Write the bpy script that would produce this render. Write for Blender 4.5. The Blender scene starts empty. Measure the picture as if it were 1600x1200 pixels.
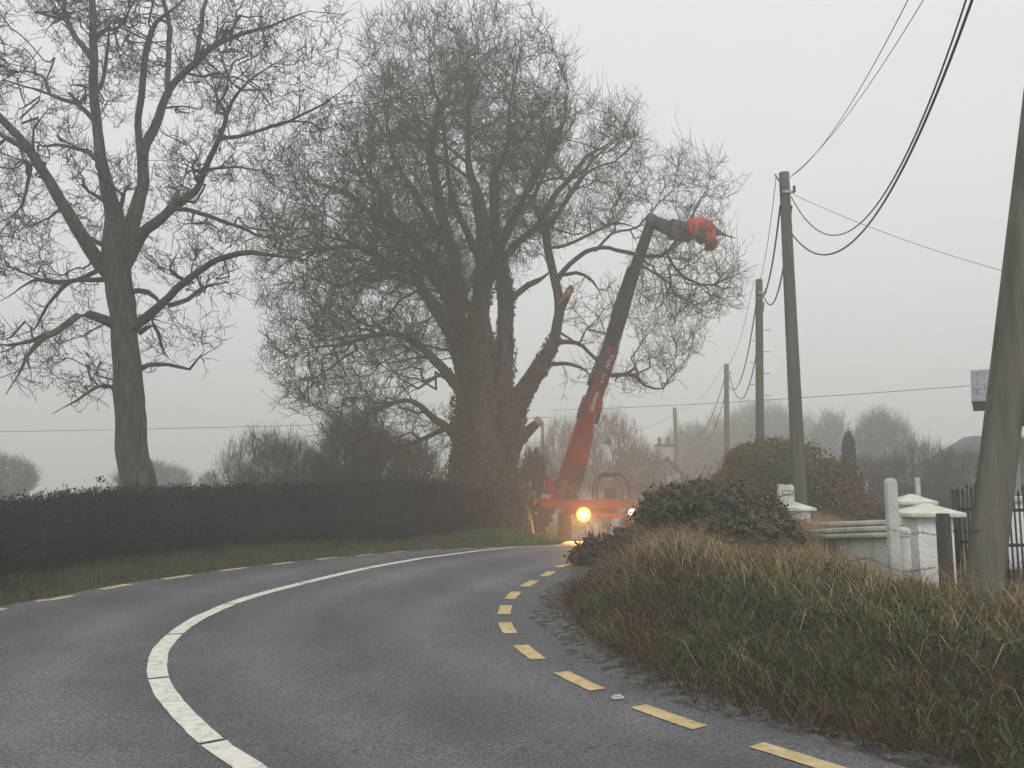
import bpy, math, random
import numpy as np
from mathutils import Vector
from math import radians as R, sin, cos, pi

# ------------------------------------------------------------ camera, sky, sun, exposure
SC = bpy.context.scene
W_, H_, F_ = 1600.0, 1200.0, 1370.0
PITCH = math.atan(170 / F_)
CH = 1.5
cam = bpy.data.cameras.new("camera"); camo = bpy.data.objects.new("camera", cam)
SC.collection.objects.link(camo); SC.camera = camo
cam.sensor_width = 36; cam.lens = F_ / W_ * 36; cam.clip_end = 2000; cam.clip_start = 0.05
camo.location = (0, 0, CH); camo.rotation_euler = (pi / 2 + PITCH, 0, 0)

SUN_EL, SUN_AZ = R(42), R(200)
world = bpy.data.worlds.new("World"); SC.world = world; world.use_nodes = True
nt = world.node_tree; nt.nodes.clear()
wo = nt.nodes.new('ShaderNodeOutputWorld'); bg = nt.nodes.new('ShaderNodeBackground')
sky = nt.nodes.new('ShaderNodeTexSky'); sky.sky_type = 'NISHITA'; sky.sun_disc = False
sky.sun_elevation = SUN_EL; sky.sun_rotation = SUN_AZ; sky.dust_density = 6; sky.air_density = 1.0
hs = nt.nodes.new('ShaderNodeHueSaturation'); hs.inputs['Saturation'].default_value = 0.12
mx = nt.nodes.new('ShaderNodeMix'); mx.data_type = 'RGBA'; mx.inputs[0].default_value = 0.86
mx.inputs[7].default_value = (7.6, 7.85, 7.85, 1)      # an even sheet of overcast cloud
nt.links.new(sky.outputs[0], hs.inputs['Color']); nt.links.new(hs.outputs[0], mx.inputs[6])
nt.links.new(mx.outputs[2], bg.inputs[0]); nt.links.new(bg.outputs[0], wo.inputs[0])
bg.inputs[1].default_value = 0.10
sl = bpy.data.lights.new("sun", 'SUN'); sl.energy = 0.9; sl.angle = R(25); sl.color = (1, .97, .93)
so = bpy.data.objects.new("sun", sl); SC.collection.objects.link(so)
so.rotation_euler = (pi / 2 - SUN_EL, 0, R(20))
SC.view_settings.view_transform = 'Standard'; SC.view_settings.look = 'None'
SC.view_settings.exposure = 0.36; SC.view_settings.gamma = 1
SC.cycles.volume_bounces = 4
SC.cycles.max_bounces = 6; SC.cycles.diffuse_bounces = 3
HAZE_DENSITY = 0.0088

rng = np.random.default_rng(7); random.seed(7)

# ------------------------------------------------------------ helpers
def ray(px, py):
    cx, cy = (px - 800) / F_, (600 - py) / F_
    sp, cp = sin(PITCH), cos(PITCH)
    return np.array([cx, cp - cy * sp, sp + cy * cp])
def at(px, py, Y):
    d = ray(px, py); d = d / d[1] * Y
    return np.array([d[0], Y, CH + d[2]])
RY = [-50, 0, 12.5, 14, 16, 18, 20, 25, 30, 40, 60, 100, 300]
RZ = [-1.8, 0, .45, .475, .46, .405, .32, .08, -.1, -.4, -.7, -1.0, -1.4]
def g(Y): return np.interp(Y, RY, RZ)
def onroad(px, py):
    d = ray(px, py); d = d / d[1]
    Ys = np.linspace(2.5, 45, 8500); z = CH + d[2] * Ys - g(Ys)
    i = int(np.argmax(z < 0)); 
    if z[i] >= 0: i = len(Ys) - 1
    return np.array([d[0] * Ys[i], Ys[i]])
def crom(P, step=.3):
    P = np.asarray(P, float); out = []
    Q = np.vstack([2 * P[0] - P[1], P, 2 * P[-1] - P[-2]])
    for i in range(1, len(Q) - 2):
        n = max(1, int(np.linalg.norm(Q[i + 1][:3] - Q[i][:3]) / step))
        t = (np.arange(n) / n)[:, None]
        a, b, c, d = Q[i - 1], Q[i], Q[i + 1], Q[i + 2]
        out.append(.5 * ((2 * b) + (c - a) * t + (2 * a - 5 * b + 4 * c - d) * t ** 2 + (3 * b - a - 3 * c + d) * t ** 3))
    out.append(P[-1:]); return np.vstack(out)

def mesh_obj(name, V, Fs, mat=None, parent=None, smooth=False, attr=None, loc=None):
    me = bpy.data.meshes.new(name); V = np.asarray(V, np.float32)
    Fs = [np.asarray(f, np.int32) for f in (Fs if isinstance(Fs, list) else [Fs]) if len(f)]
    me.vertices.add(len(V)); me.vertices.foreach_set('co', V.ravel())
    nl = sum(f.size for f in Fs); npoly = sum(len(f) for f in Fs)
    me.loops.add(nl); me.loops.foreach_set('vertex_index', np.concatenate([f.ravel() for f in Fs]))
    tot = np.concatenate([np.full(len(f), f.shape[1], np.int32) for f in Fs])
    me.polygons.add(npoly); me.polygons.foreach_set('loop_start', np.concatenate([[0], np.cumsum(tot)[:-1]]).astype(np.int32))
    me.polygons.foreach_set('loop_total', tot)
    if smooth: me.polygons.foreach_set('use_smooth', np.ones(npoly, bool))
    if attr is not None:
        a = me.attributes.new('tint', 'FLOAT', 'POINT'); a.data.foreach_set('value', np.asarray(attr, np.float32))
    me.update(); me.validate()
    if mat: me.materials.append(mat)
    o = bpy.data.objects.new(name, me); SC.collection.objects.link(o)
    if parent: o.parent = parent
    if loc is not None: o.location = loc
    return o
def empty(name, loc=(0, 0, 0), rz=0):
    o = bpy.data.objects.new(name, None); SC.collection.objects.link(o); o.location = tuple(loc); o.rotation_euler = (0, 0, rz)
    o.empty_display_size = .2; return o
def tag(o, label=None, cat=None, group=None, kind=None):
    if label: o['label'] = label
    if cat: o['category'] = cat
    if group: o['group'] = group
    if kind: o['kind'] = kind
    return o

class MB:
    def __init__(s): s.V = []; s.F = {}; s.n = 0
    def add(s, V, F):
        V = np.asarray(V, float)
        for f in F: s.F.setdefault(len(f), []).append([i + s.n for i in f])
        s.V.append(V); s.n += len(V); return s
    def box(s, c, size, rz=0, ax=None):
        h = np.array(size) / 2
        V = np.array([[x, y, z] for x in (-1, 1) for y in (-1, 1) for z in (-1, 1)]) * h
        if ax is not None: V = V @ np.array(ax)
        elif rz: V = V @ np.array([[cos(rz), sin(rz), 0], [-sin(rz), cos(rz), 0], [0, 0, 1]])
        return s.add(V + np.array(c), [(0, 1, 3, 2), (4, 6, 7, 5), (0, 4, 5, 1), (2, 3, 7, 6), (0, 2, 6, 4), (1, 5, 7, 3)])
    def beam(s, a, b, w, d, up=(0, -1, 0)):
        a, b = np.array(a, float), np.array(b, float); t = b - a; L = np.linalg.norm(t); t /= L
        u = np.array(up, float); u -= t * (u @ t); u /= np.linalg.norm(u); v = np.cross(t, u)
        return s.box((a + b) / 2, (w, d, L), ax=[v, u, t])
    def cyl(s, a, b, r0, r1=None, n=12, caps=True):
        r1 = r0 if r1 is None else r1
        a, b = np.array(a, float), np.array(b, float); t = b - a; t /= np.linalg.norm(t)
        u = np.cross(t, [0, 0, 1]) if abs(t[2]) < .9 else np.cross(t, [1, 0, 0]); u /= np.linalg.norm(u); v = np.cross(t, u)
        th = np.arange(n) / n * 2 * pi; c = np.cos(th)[:, None] * u + np.sin(th)[:, None] * v
        F = [(i, (i + 1) % n, n + (i + 1) % n, n + i) for i in range(n)]
        if caps: F += [tuple(range(n - 1, -1, -1)), tuple(range(n, 2 * n))]
        return s.add(np.vstack([a + c * r0, b + c * r1]), F)
    def pyramid(s, c, w, d, h, top=.02):
        x, y, z = c
        V = [(x - w / 2, y - d / 2, z), (x + w / 2, y - d / 2, z), (x + w / 2, y + d / 2, z), (x - w / 2, y + d / 2, z),
             (x - top, y - top, z + h), (x + top, y - top, z + h), (x + top, y + top, z + h), (x - top, y + top, z + h)]
        return s.add(V, [(0, 1, 5, 4), (1, 2, 6, 5), (2, 3, 7, 6), (3, 0, 4, 7), (4, 5, 6, 7), (3, 2, 1, 0)])
    def prism(s, pts, a, b):   # pts 2D (x,z) outline extruded from y=a to y=b
        n = len(pts); V = [(x, a, z) for x, z in pts] + [(x, b, z) for x, z in pts]
        return s.add(V, [tuple(range(n)), tuple(range(2 * n - 1, n - 1, -1))] + [(i, n + i, n + (i + 1) % n, (i + 1) % n) for i in range(n)])
    def build(s, name, mat, parent=None, bevel=0, smooth=False, loc=None):
        V = np.vstack(s.V)
        if loc is not None: V = V - np.array(loc)
        o = mesh_obj(name, V, [np.array(f) for f in s.F.values()], mat, parent, smooth, loc=loc)
        if bevel:
            m = o.modifiers.new('bevel', 'BEVEL'); m.width = bevel; m.segments = 2; m.limit_method = 'ANGLE'
        return o

def tubes(P, rad, k=3):
    """P (N,S,3), rad (N,S) -> verts, quads"""
    N, S, _ = P.shape
    T = np.gradient(P, axis=1); T /= np.linalg.norm(T, axis=2, keepdims=True) + 1e-9
    ref = np.tile(np.array([[0.31, .87, .38]]), (N, 1))
    m = np.abs((T.mean(1) * ref).sum(1)) > .85; ref[m] = [.9, -.1, .42]
    U = np.cross(T, ref[:, None, :]); U /= np.linalg.norm(U, axis=2, keepdims=True) + 1e-9
    Vv = np.cross(T, U); th = np.arange(k) / k * 2 * pi
    ring = np.cos(th)[None, None, :, None] * U[:, :, None, :] + np.sin(th)[None, None, :, None] * Vv[:, :, None, :]
    V = (P[:, :, None, :] + ring * rad[:, :, None, None]).reshape(-1, 3)
    base = (np.arange(N) * S * k)[:, None, None]; i = (np.arange(S - 1) * k)[None, :, None]; j = np.arange(k)[None, None, :]; j2 = (j + 1) % k
    F = np.stack([base + i + j, base + i + j2, base + i + k + j2, base + i + k + j], -1).reshape(-1, 4)
    return V.astype(np.float32), F
def join(parts):
    Vs, Fs, n = [], [], 0
    for V, F in parts: Vs.append(V); Fs.append(F + n); n += len(V)
    return np.vstack(Vs), np.vstack(Fs)

# ------------------------------------------------------------ materials
def mat(name, col, rough=.8, col2=None, scale=5, bump=0, bscale=None, detail=6, metal=0, tint=None, lo=.35, hi=.65, spec=.3, stretch=None, third=None):
    m = bpy.data.materials.new(name); m.use_nodes = True; t = m.node_tree; b = t.nodes['Principled BSDF']
    b.inputs['Roughness'].default_value = rough; b.inputs['Metallic'].default_value = metal
    b.inputs['Specular IOR Level'].default_value = spec
    tc = t.nodes.new('ShaderNodeTexCoord'); mp = t.nodes.new('ShaderNodeMapping'); t.links.new(tc.outputs['Object'], mp.inputs[0])
    if stretch: mp.inputs['Scale'].default_value = stretch
    c = None
    if col2 is not None:
        n = t.nodes.new('ShaderNodeTexNoise'); n.inputs['Scale'].default_value = scale; n.inputs['Detail'].default_value = detail
        t.links.new(mp.outputs[0], n.inputs[0]); r = t.nodes.new('ShaderNodeValToRGB')
        r.color_ramp.elements[0].position = lo; r.color_ramp.elements[1].position = hi
        r.color_ramp.elements[0].color = (*col, 1); r.color_ramp.elements[1].color = (*col2, 1)
        if third is not None: e = r.color_ramp.elements.new((lo + hi) / 2); e.color = (*third, 1)
        t.links.new(n.outputs[0], r.inputs[0]); c = r.outputs[0]
    if tint is not None:
        a = t.nodes.new('ShaderNodeAttribute'); a.attribute_name = 'tint'
        r2 = t.nodes.new('ShaderNodeValToRGB'); els = r2.color_ramp.elements
        els[0].color = (*tint[0], 1); els[1].color = (*tint[-1], 1)
        for q in range(1, len(tint) - 1): e = els.new(q / (len(tint) - 1)); e.color = (*tint[q], 1)
        t.links.new(a.outputs['Fac'], r2.inputs[0])
        if c is None: c = r2.outputs[0]
        else:
            mm = t.nodes.new('ShaderNodeMix'); mm.data_type = 'RGBA'; mm.inputs[0].default_value = .55
            t.links.new(c, mm.inputs[6]); t.links.new(r2.outputs[0], mm.inputs[7]); c = mm.outputs[2]
    if c is not None: t.links.new(c, b.inputs['Base Color'])
    else: b.inputs['Base Color'].default_value = (*col, 1)
    if bump:
        n2 = t.nodes.new('ShaderNodeTexNoise'); n2.inputs['Scale'].default_value = bscale or scale * 4; n2.inputs['Detail'].default_value = 8
        t.links.new(mp.outputs[0], n2.inputs[0]); bu = t.nodes.new('ShaderNodeBump'); bu.inputs['Strength'].default_value = bump
        bu.inputs['Distance'].default_value = .02
        t.links.new(n2.outputs[0], bu.inputs['Height']); t.links.new(bu.outputs[0], b.inputs['Normal'])
    return m
def emis(name, col, s):
    m = mat(name, col); b = m.node_tree.nodes['Principled BSDF']
    b.inputs['Emission Color'].default_value = (*col, 1); b.inputs['Emission Strength'].default_value = s; return m

M = {}
M['bark'] = mat('bark', (.035, .032, .024), .9, (.08, .07, .052), 3, .8, 14, stretch=(3, 3, .7))
M['bark_grey'] = mat('bark_grey', (.018, .02, .018), .9, (.085, .085, .07), 4, 1.0, 9, stretch=(4, 4, .6), lo=.38, hi=.62)
M['twig'] = mat('twig', (.055, .046, .034), .9, (.09, .076, .055), 1.2)
M['twig_grey'] = mat('twig_grey', (.038, .038, .034), .9, (.06, .058, .05), 1.2)
M['cutwood'] = mat('cutwood', (.26, .18, .1), .8, (.42, .31, .19), 9, .3)
M['ivy'] = mat('ivy', (.045, .04, .022), .7, (.08, .065, .038), 2, tint=[(.022, .024, .012), (.06, .055, .028), (.12, .09, .05)])
M['bramble'] = mat('bramble', (.045, .055, .026), .5, (.10, .075, .045), 1.6, tint=[(.03, .032, .018), (.06, .068, .035), (.11, .105, .06), (.17, .10, .06)])
M['gorse'] = mat('gorse', (.075, .09, .028), .7, (.17, .09, .045), .55, tint=[(.035, .045, .018), (.085, .095, .035), (.18, .12, .06)], lo=.42, hi=.6)
M['cypress'] = mat('cypress', (.015, .025, .018), .8, (.03, .042, .03), 3)
M['hedge'] = mat('hedge', (.022, .02, .02), .9, (.038, .033, .028), 1.5, tint=[(.012, .012, .013), (.028, .027, .026), (.075, .066, .05)])
M['brush'] = mat('brush', (.07, .05, .035), .9, (.1, .075, .05), .8)
M['grass'] = mat('grass', (.075, .15, .02), .7, (.19, .135, .055), .7, third=(.12, .16, .035), tint=[(.04, .06, .018), (.09, .14, .028), (.19, .2, .07)], lo=.4, hi=.7)
M['grass_dry'] = mat('grass_dry', (.27, .175, .085), .8, (.44, .32, .18), .9, tint=[(.17, .105, .05), (.35, .25, .13), (.58, .46, .28)])
M['dead'] = mat('dead', (.07, .045, .03), .9, (.14, .09, .055), .8, tint=[(.035, .026, .018), (.095, .06, .038), (.19, .13, .08)])
M['soil'] = mat('soil', (.022, .024, .014), .95, (.05, .05, .025), 1.3, .6, 25)
M['field'] = mat('field', (.05, .075, .02), .95, (.09, .1, .035), .35, .6, 12)
M['white_line'] = mat('white_line', (.56, .54, .48), .6, (.76, .73, .65), 14, .25, 60, lo=.3, hi=.55)
M['yellow_line'] = mat('yellow_line', (.5, .37, .17), .6, (.62, .49, .27), 12, .25, 60, lo=.35, hi=.6)
M['render_white'] = mat('render_white', (.62, .63, .59), .85, (.78, .78, .77), 4, 1.0, 28, lo=.33, hi=.5, third=(.72, .72, .70))
M['coping'] = mat('coping', (.48, .53, .42), .7, (.68, .70, .61), 4, .25, 20, lo=.35, hi=.55)
M['concrete'] = mat('concrete', (.48, .48, .45), .85, (.62, .62, .6), 5, .4, 30)
M['timber'] = mat('timber', (.075, .068, .055), .9, (.12, .11, .09), 3, .8, 14, stretch=(5, 5, .6))
M['pole'] = mat('pole', (.10, .10, .068), .85, (.19, .175, .14), 1.8, 1.0, 16, stretch=(6, 6, .3), third=(.14, .135, .10))
M['pole_far'] = mat('pole_far', (.07, .075, .06), .85, (.12, .115, .09), 1.4, .5, 12, stretch=(5, 5, .35))
M['cable'] = mat('cable', (.03, .03, .032), .5)
M['metal'] = mat('metal', (.25, .26, .27), .5, (.35, .35, .35), 6, metal=.6)
M['black'] = mat('black', (.018, .018, .02), .5, (.03, .03, .03), 6)
M['slate'] = mat('slate', (.17, .18, .20), .6, (.28, .29, .31), 3, .3, 20)
M['red'] = mat('red', (.36, .034, .038), .5, (.27, .03, .032), 1.5, spec=.4)
M['orange'] = mat('orange', (.72, .09, .03), .5, (.5, .06, .03), 4, spec=.3)
M['steel_dark'] = mat('steel_dark', (.02, .025, .032), .5, (.04, .046, .056), 2, spec=.4)
M['glass'] = mat('glass', (.06, .08, .09), .1, spec=.6)
M['decal'] = mat('decal', (.7, .66, .66), .6)
M['tyre'] = mat('tyre', (.02, .02, .02), .85, (.035, .033, .03), 8, .4)
M['wallold'] = mat('wallold', (.22, .22, .19), .9, (.5, .5, .46), 1.6, .4, 8, lo=.42, hi=.58)
M['pot'] = mat('pot', (.12, .09, .075), .8, (.17, .13, .1), 6)
M['shed'] = mat('shed', (.05, .055, .062), .8, (.08, .085, .09), 2)
M['greywall'] = mat('greywall', (.3, .31, .32), .8, (.38, .38, .38), 3)
M['lamp'] = emis('lamp', (1, .62, .2), 26)
M['lamp_glow_disc'] = emis('lamp_glow_disc', (1, .33, .05), 3.0)  # emissive orange that stands in for the bloom round the main lamp
M['lamp_small'] = emis('lamp_small', (1, .72, .42), 7)

def asphalt():
    m = bpy.data.materials.new('asphalt'); m.use_nodes = True; t = m.node_tree; b = t.nodes['Principled BSDF']
    N = t.nodes.new; L = t.links.new
    tc = N('ShaderNodeTexCoord'); n1 = N('ShaderNodeTexNoise'); n1.inputs['Scale'].default_value = .55; n1.inputs['Detail'].default_value = 5
    n2 = N('ShaderNodeTexNoise'); n2.inputs['Scale'].default_value = 55; n2.inputs['Detail'].default_value = 4
    vo = N('ShaderNodeTexVoronoi'); vo.inputs['Scale'].default_value = 85
    for q in (n1, n2, vo): L(tc.outputs['Object'], q.inputs['Vector'])
    r1 = N('ShaderNodeValToRGB'); r1.color_ramp.elements[0].color = (.102, .102, .108, 1); r1.color_ramp.elements[1].color = (.138, .138, .145, 1)
    r1.color_ramp.elements[0].position = .35; r1.color_ramp.elements[1].position = .68
    L(n1.outputs[0], r1.inputs[0])
    r2 = N('ShaderNodeValToRGB'); r2.color_ramp.elements[0].color = (.45, .45, .45, 1); r2.color_ramp.elements[1].color = (1.6, 1.6, 1.6, 1)
    r2.color_ramp.elements[0].position = .35; r2.color_ramp.elements[1].position = .68
    L(n2.outputs[0], r2.inputs[0])
    mu = N('ShaderNodeMix'); mu.data_type = 'RGBA'; mu.blend_type = 'MULTIPLY'; mu.inputs[0].default_value = 1
    at_ = N('ShaderNodeAttribute'); at_.attribute_name = 'tint'; n3 = N('ShaderNodeTexNoise'); n3.inputs['Scale'].default_value = 1.6; n3.inputs['Detail'].default_value = 8; n3.inputs['Roughness'].default_value = .65; L(tc.outputs['Object'], n3.inputs['Vector'])
    ad = N('ShaderNodeMath'); ad.operation = 'MULTIPLY_ADD'; L(at_.outputs['Fac'], ad.inputs[0]); ad.inputs[1].default_value = .35; L(n3.outputs[0], ad.inputs[2])
    r3 = N('ShaderNodeValToRGB'); r3.color_ramp.elements[0].color = (.72, .72, .73, 1); r3.color_ramp.elements[1].color = (1.28, 1.27, 1.26, 1); r3.color_ramp.elements[0].position = .4; r3.color_ramp.elements[1].position = .95; L(ad.outputs[0], r3.inputs[0])
    m3 = N('ShaderNodeMix'); m3.data_type = 'RGBA'; m3.blend_type = 'MULTIPLY'; m3.inputs[0].default_value = 1; L(r1.outputs[0], m3.inputs[6]); L(r3.outputs[0], m3.inputs[7])
    L(m3.outputs[2], mu.inputs[6]); L(r2.outputs[0], mu.inputs[7]); L(mu.outputs[2], b.inputs['Base Color'])
    mr = N('ShaderNodeMapRange'); mr.inputs['To Min'].default_value = .42; mr.inputs['To Max'].default_value = .75
    L(n1.outputs[0], mr.inputs[0]); L(mr.outputs[0], b.inputs['Roughness']); b.inputs['Specular IOR Level'].default_value = .45
    bu = N('ShaderNodeBump'); bu.inputs['Strength'].default_value = .8; bu.inputs['Distance'].default_value = .008
    L(vo.outputs['Distance'], bu.inputs['Height']); L(bu.outputs[0], b.inputs['Normal'])
    return m
M['asphalt'] = asphalt()
def worn(m):
    t = m.node_tree; b = t.nodes['Principled BSDF']; src = b.inputs['Base Color'].links[0].from_socket
    tc = t.nodes.new('ShaderNodeTexCoord'); n = t.nodes.new('ShaderNodeTexNoise'); n.inputs['Scale'].default_value = 17; n.inputs['Detail'].default_value = 7; n.inputs['Roughness'].default_value = .7
    t.links.new(tc.outputs['Object'], n.inputs[0]); r = t.nodes.new('ShaderNodeMapRange'); r.inputs['From Min'].default_value = .32; r.inputs['From Max'].default_value = .42; t.links.new(n.outputs[0], r.inputs[0])
    mx = t.nodes.new('ShaderNodeMix'); mx.data_type = 'RGBA'; mx.inputs[6].default_value = (.14, .135, .125, 1); t.links.new(r.outputs[0], mx.inputs[0]); t.links.new(src, mx.inputs[7]); t.links.new(mx.outputs[2], b.inputs['Base Color'])
worn(M['white_line']); worn(M['yellow_line'])
M['yellow_pale'] = mat('yellow_pale', (.52, .44, .28), .6, (.7, .62, .46), 12, .25, 60, lo=.35, hi=.6)
M['gravel'] = mat('gravel', (.05, .045, .038), .9, (.16, .155, .15), 9, 1.0, 60, lo=.38, hi=.62)
M['verge'] = mat('verge', (.07, .10, .022), .7, (.12, .10, .045), 1.1, tint=[(.035, .045, .016), (.075, .095, .028), (.17, .15, .07)], lo=.38, hi=.62)

# ------------------------------------------------------------ road layout (plan)
def pline(pts): return np.array([onroad(*p) for p in pts])
RE = np.vstack([[[9.5, 0.4], [6.2, 1.3], [3.6, 2.45]], [[2.35, 3.45]], pline([(1255, 1188), (1040, 1120), (902, 1064), (825, 1019), (792, 981), (789, 953), (802, 930), (828, 912), (857, 897), (882, 884)]),
                [[1.75, 14.5], [2.9, 17], [4.2, 20], [5.3, 24], [6.1, 29], [7.0, 36], [9, 50], [14, 75], [22, 110]]])
CE = np.vstack([[[4.4, .4], [1.8, 1.9], [.2, 3.0], [-.72, 3.8]], pline([(390, 1200), (331, 1160), (271, 1100), (247, 1058), (249, 1022), (265, 1000), (290, 979), (328, 958), (400, 931), (530, 898), (640, 876), (740, 862), (800, 856)]),
                [[.95, 19.2], [2.5, 24], [3.7, 29], [4.6, 36], [6.4, 50], [11, 75], [19, 110]]])
LE = np.vstack([[[6.6, -5.6], [2.6, -4.2], [-1.2, -1.6], [-3.4, 2], [-4.7, 5.5]], pline([(2, 952), (90, 936), (182, 917), (273, 903), (357, 891), (440, 881), (545, 870), (645, 861)]),
                [[-.6, 17.6], [.45, 20], [1.3, 23.5], [1.9, 29], [2.4, 36], [4, 50], [8, 75], [16, 110]]])
def resamp(P, step=.25):
    C = crom(np.c_[P, np.zeros(len(P))], step)[:, :2]
    d = np.r_[0, np.cumsum(np.linalg.norm(np.diff(C, axis=0), axis=1))]
    s = np.arange(0, d[-1], step); return np.c_[np.interp(s, d, C[:, 0]), np.interp(s, d, C[:, 1])]
REs, CEs, LEs = resamp(RE), resamp(CE), resamp(LE)
def sdist(X, Y, C):
    """distance to polyline, + to its right (walking away from the viewer)"""
    X, Y = np.asarray(X, float), np.asarray(Y, float); sh = X.shape; P = np.c_[X.ravel(), Y.ravel()]
    out = np.empty(len(P)); T = np.gradient(C, axis=0)
    for i in range(0, len(P), 4000):
        D = P[i:i + 4000, None, :] - C[None]; q = (D ** 2).sum(2); k = q.argmin(1); r = np.arange(len(k))
        s = T[k, 0] * D[r, k, 1] - T[k, 1] * D[r, k, 0]
        out[i:i + 4000] = np.sqrt(q[r, k]) * np.where(s < 0, 1, -1)
    return out.reshape(sh)
def sst(a, b, x): t = np.clip((x - a) / (b - a), 0, 1); return t * t * (3 - 2 * t)
def lump(X, Y, s=1.0, seed=0):
    return (np.sin(X * 1.7 * s + seed) * np.cos(Y * 1.3 * s + 2 * seed) + .5 * np.sin(X * 4.1 * s + Y * 2.3 * s + seed) + .3 * np.cos(Y * 6.3 * s - X * 5 * s)) / 1.8
def BACK(Y): return .16 * sst(5.8, 7.2, Y)
def ground(X, Y):
    X, Y = np.asarray(X, float), np.asarray(Y, float)
    b = g(Y); dR = sdist(X, Y, REs) - BACK(Y); dL = -sdist(X, Y, LEs)
    near = 1 - sst(22, 40, Y)
    top = np.interp(Y, [0, 4, 5.5, 8, 12, 16, 25], [.58, .68, .70, .84, 1.0, .98, .4])
    hR = sst(.38, 1.55, dR) * (np.maximum(top - b, 0.2)) * near
    hR = hR - sst(2.3, 4.5, dR) * (.62) * near * (1 - sst(14, 20, Y))
    hL = (sst(.1, 1.6, dL) * .30 + sst(8, 20, dL) * .1) * near
    z = b + np.where(dR > .2, hR + (.06 * lump(X, Y, 2) + .05 * lump(X, Y, 5.5, 3)) * sst(.5, 1.0, dR), 0) + np.where(dL > 0, hL + .03 * lump(X, Y, 2) * sst(.3, 1, dL), 0)
    inside = (dR < .2) & (dL < .0)
    return z - np.where(inside, .06, 0) - .012
def gz(x, y): return float(ground(np.array([x]), np.array([y]))[0])

xs = np.concatenate([np.linspace(-300, -20, 15)[:-1], np.linspace(-20, -9, 12)[:-1], np.arange(-9, 13, .14), np.linspace(13, 26, 12), np.linspace(30, 300, 14)])
ys = np.concatenate([np.linspace(-60, -8, 6)[:-1], np.arange(-8, 2, .5), np.arange(2, 24, .14), np.linspace(24, 50, 30), np.linspace(55, 320, 16)])
GX, GY = np.meshgrid(xs, ys); GZ = ground(GX, GY)
nx, ny = len(xs), len(ys)
V = np.c_[GX.ravel(), GY.ravel(), GZ.ravel()]
ii = (np.arange(ny - 1)[:, None] * nx + np.arange(nx - 1)[None]).ravel()
Fg = np.c_[ii, ii + 1, ii + 1 + nx, ii + nx]
gd = mesh_obj('ground', V, Fg, M['soil'], smooth=True); tag(gd, kind='structure')

def strip(name, A, B, mt, dz, n=8, parent=None):
    """sheet between two plan curves sampled to the same count"""
    m = max(len(A), len(B)); f = lambda C: np.c_[np.interp(np.linspace(0, 1, m), np.linspace(0, 1, len(C)), C[:, 0]), np.interp(np.linspace(0, 1, m), np.linspace(0, 1, len(C)), C[:, 1])]
    A, B = f(A), f(B); t = np.linspace(0, 1, n)[None, :, None]
    G = A[:, None, :] * (1 - t) + B[:, None, :] * t
    V = np.c_[G.reshape(-1, 2), g(G[:, :, 1]).ravel() + dz]
    ii = (np.arange(m - 1)[:, None] * n + np.arange(n - 1)[None]).ravel()
    return mesh_obj(name, V, np.c_[ii, ii + 1, ii + 1 + n, ii + n], mt, parent, smooth=True)
def offset(C, d):
    T = np.gradient(C, axis=0); T /= np.linalg.norm(T, axis=1, keepdims=True) + 1e-9
    return C + np.c_[T[:, 1], -T[:, 0]] * d
# road surface is swept along the centre curve so that it never folds
def foot(C, P):
    D = ((P[:, None] - C[None]) ** 2).sum(2); return C[D.argmin(1)]
RW = offset(REs, .46); LW = offset(LEs, -.14)
def sweep(n=14):
    def par(C, m=420):
        d = np.r_[0, np.cumsum(np.linalg.norm(np.diff(C, axis=0), axis=1))]; s = np.linspace(0, d[-1], m); return np.c_[np.interp(s, d, C[:, 0]), np.interp(s, d, C[:, 1])]
    keyR = [0, len(REs) - 1]; return par(LW), par(RW)
la, ra = sweep()
road = strip('road', la, ra, M['asphalt'], .0, 33)
co = np.empty(len(road.data.vertices) * 3, np.float32); road.data.vertices.foreach_get('co', co); co = co.reshape(-1, 3)
dc = np.abs(sdist(co[:, 0], co[:, 1], CEs)); tr = np.exp(-((dc - .75) / .28) ** 2) + np.exp(-((dc - 2.15) / .28) ** 2)
a_ = road.data.attributes.new('tint', 'FLOAT', 'POINT'); a_.data.foreach_set('value', tr.astype(np.float32)); tag(road, kind='structure')
def offv(C, d):
    T = np.gradient(C, axis=0); T /= np.linalg.norm(T, axis=1, keepdims=True) + 1e-9
    return C + np.c_[T[:, 1], -T[:, 0]] * d[:, None]
REf = resamp(RE, .06); q_ = np.cumsum(rng.normal(0, .02, len(REf))); q_ = (q_ - np.convolve(q_, np.ones(25) / 25, 'same')) + .05 * np.sin(np.arange(len(REf)) * .21)
gs = strip('road_margin', offv(REf, .25 + q_), offv(REf, np.full(len(REf), .66)), M['gravel'], .010, 6); tag(gs, kind='structure')
co = np.empty(len(gs.data.vertices) * 3, np.float32); gs.data.vertices.foreach_get('co', co); co = co.reshape(-1, 6, 3); co[:, 0, 2] -= .022; co[:, 1, 2] -= .003; co[:, 3:5, 2] += .02 * rng.random((len(co), 2)); gs.data.vertices.foreach_set('co', co.ravel())

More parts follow.
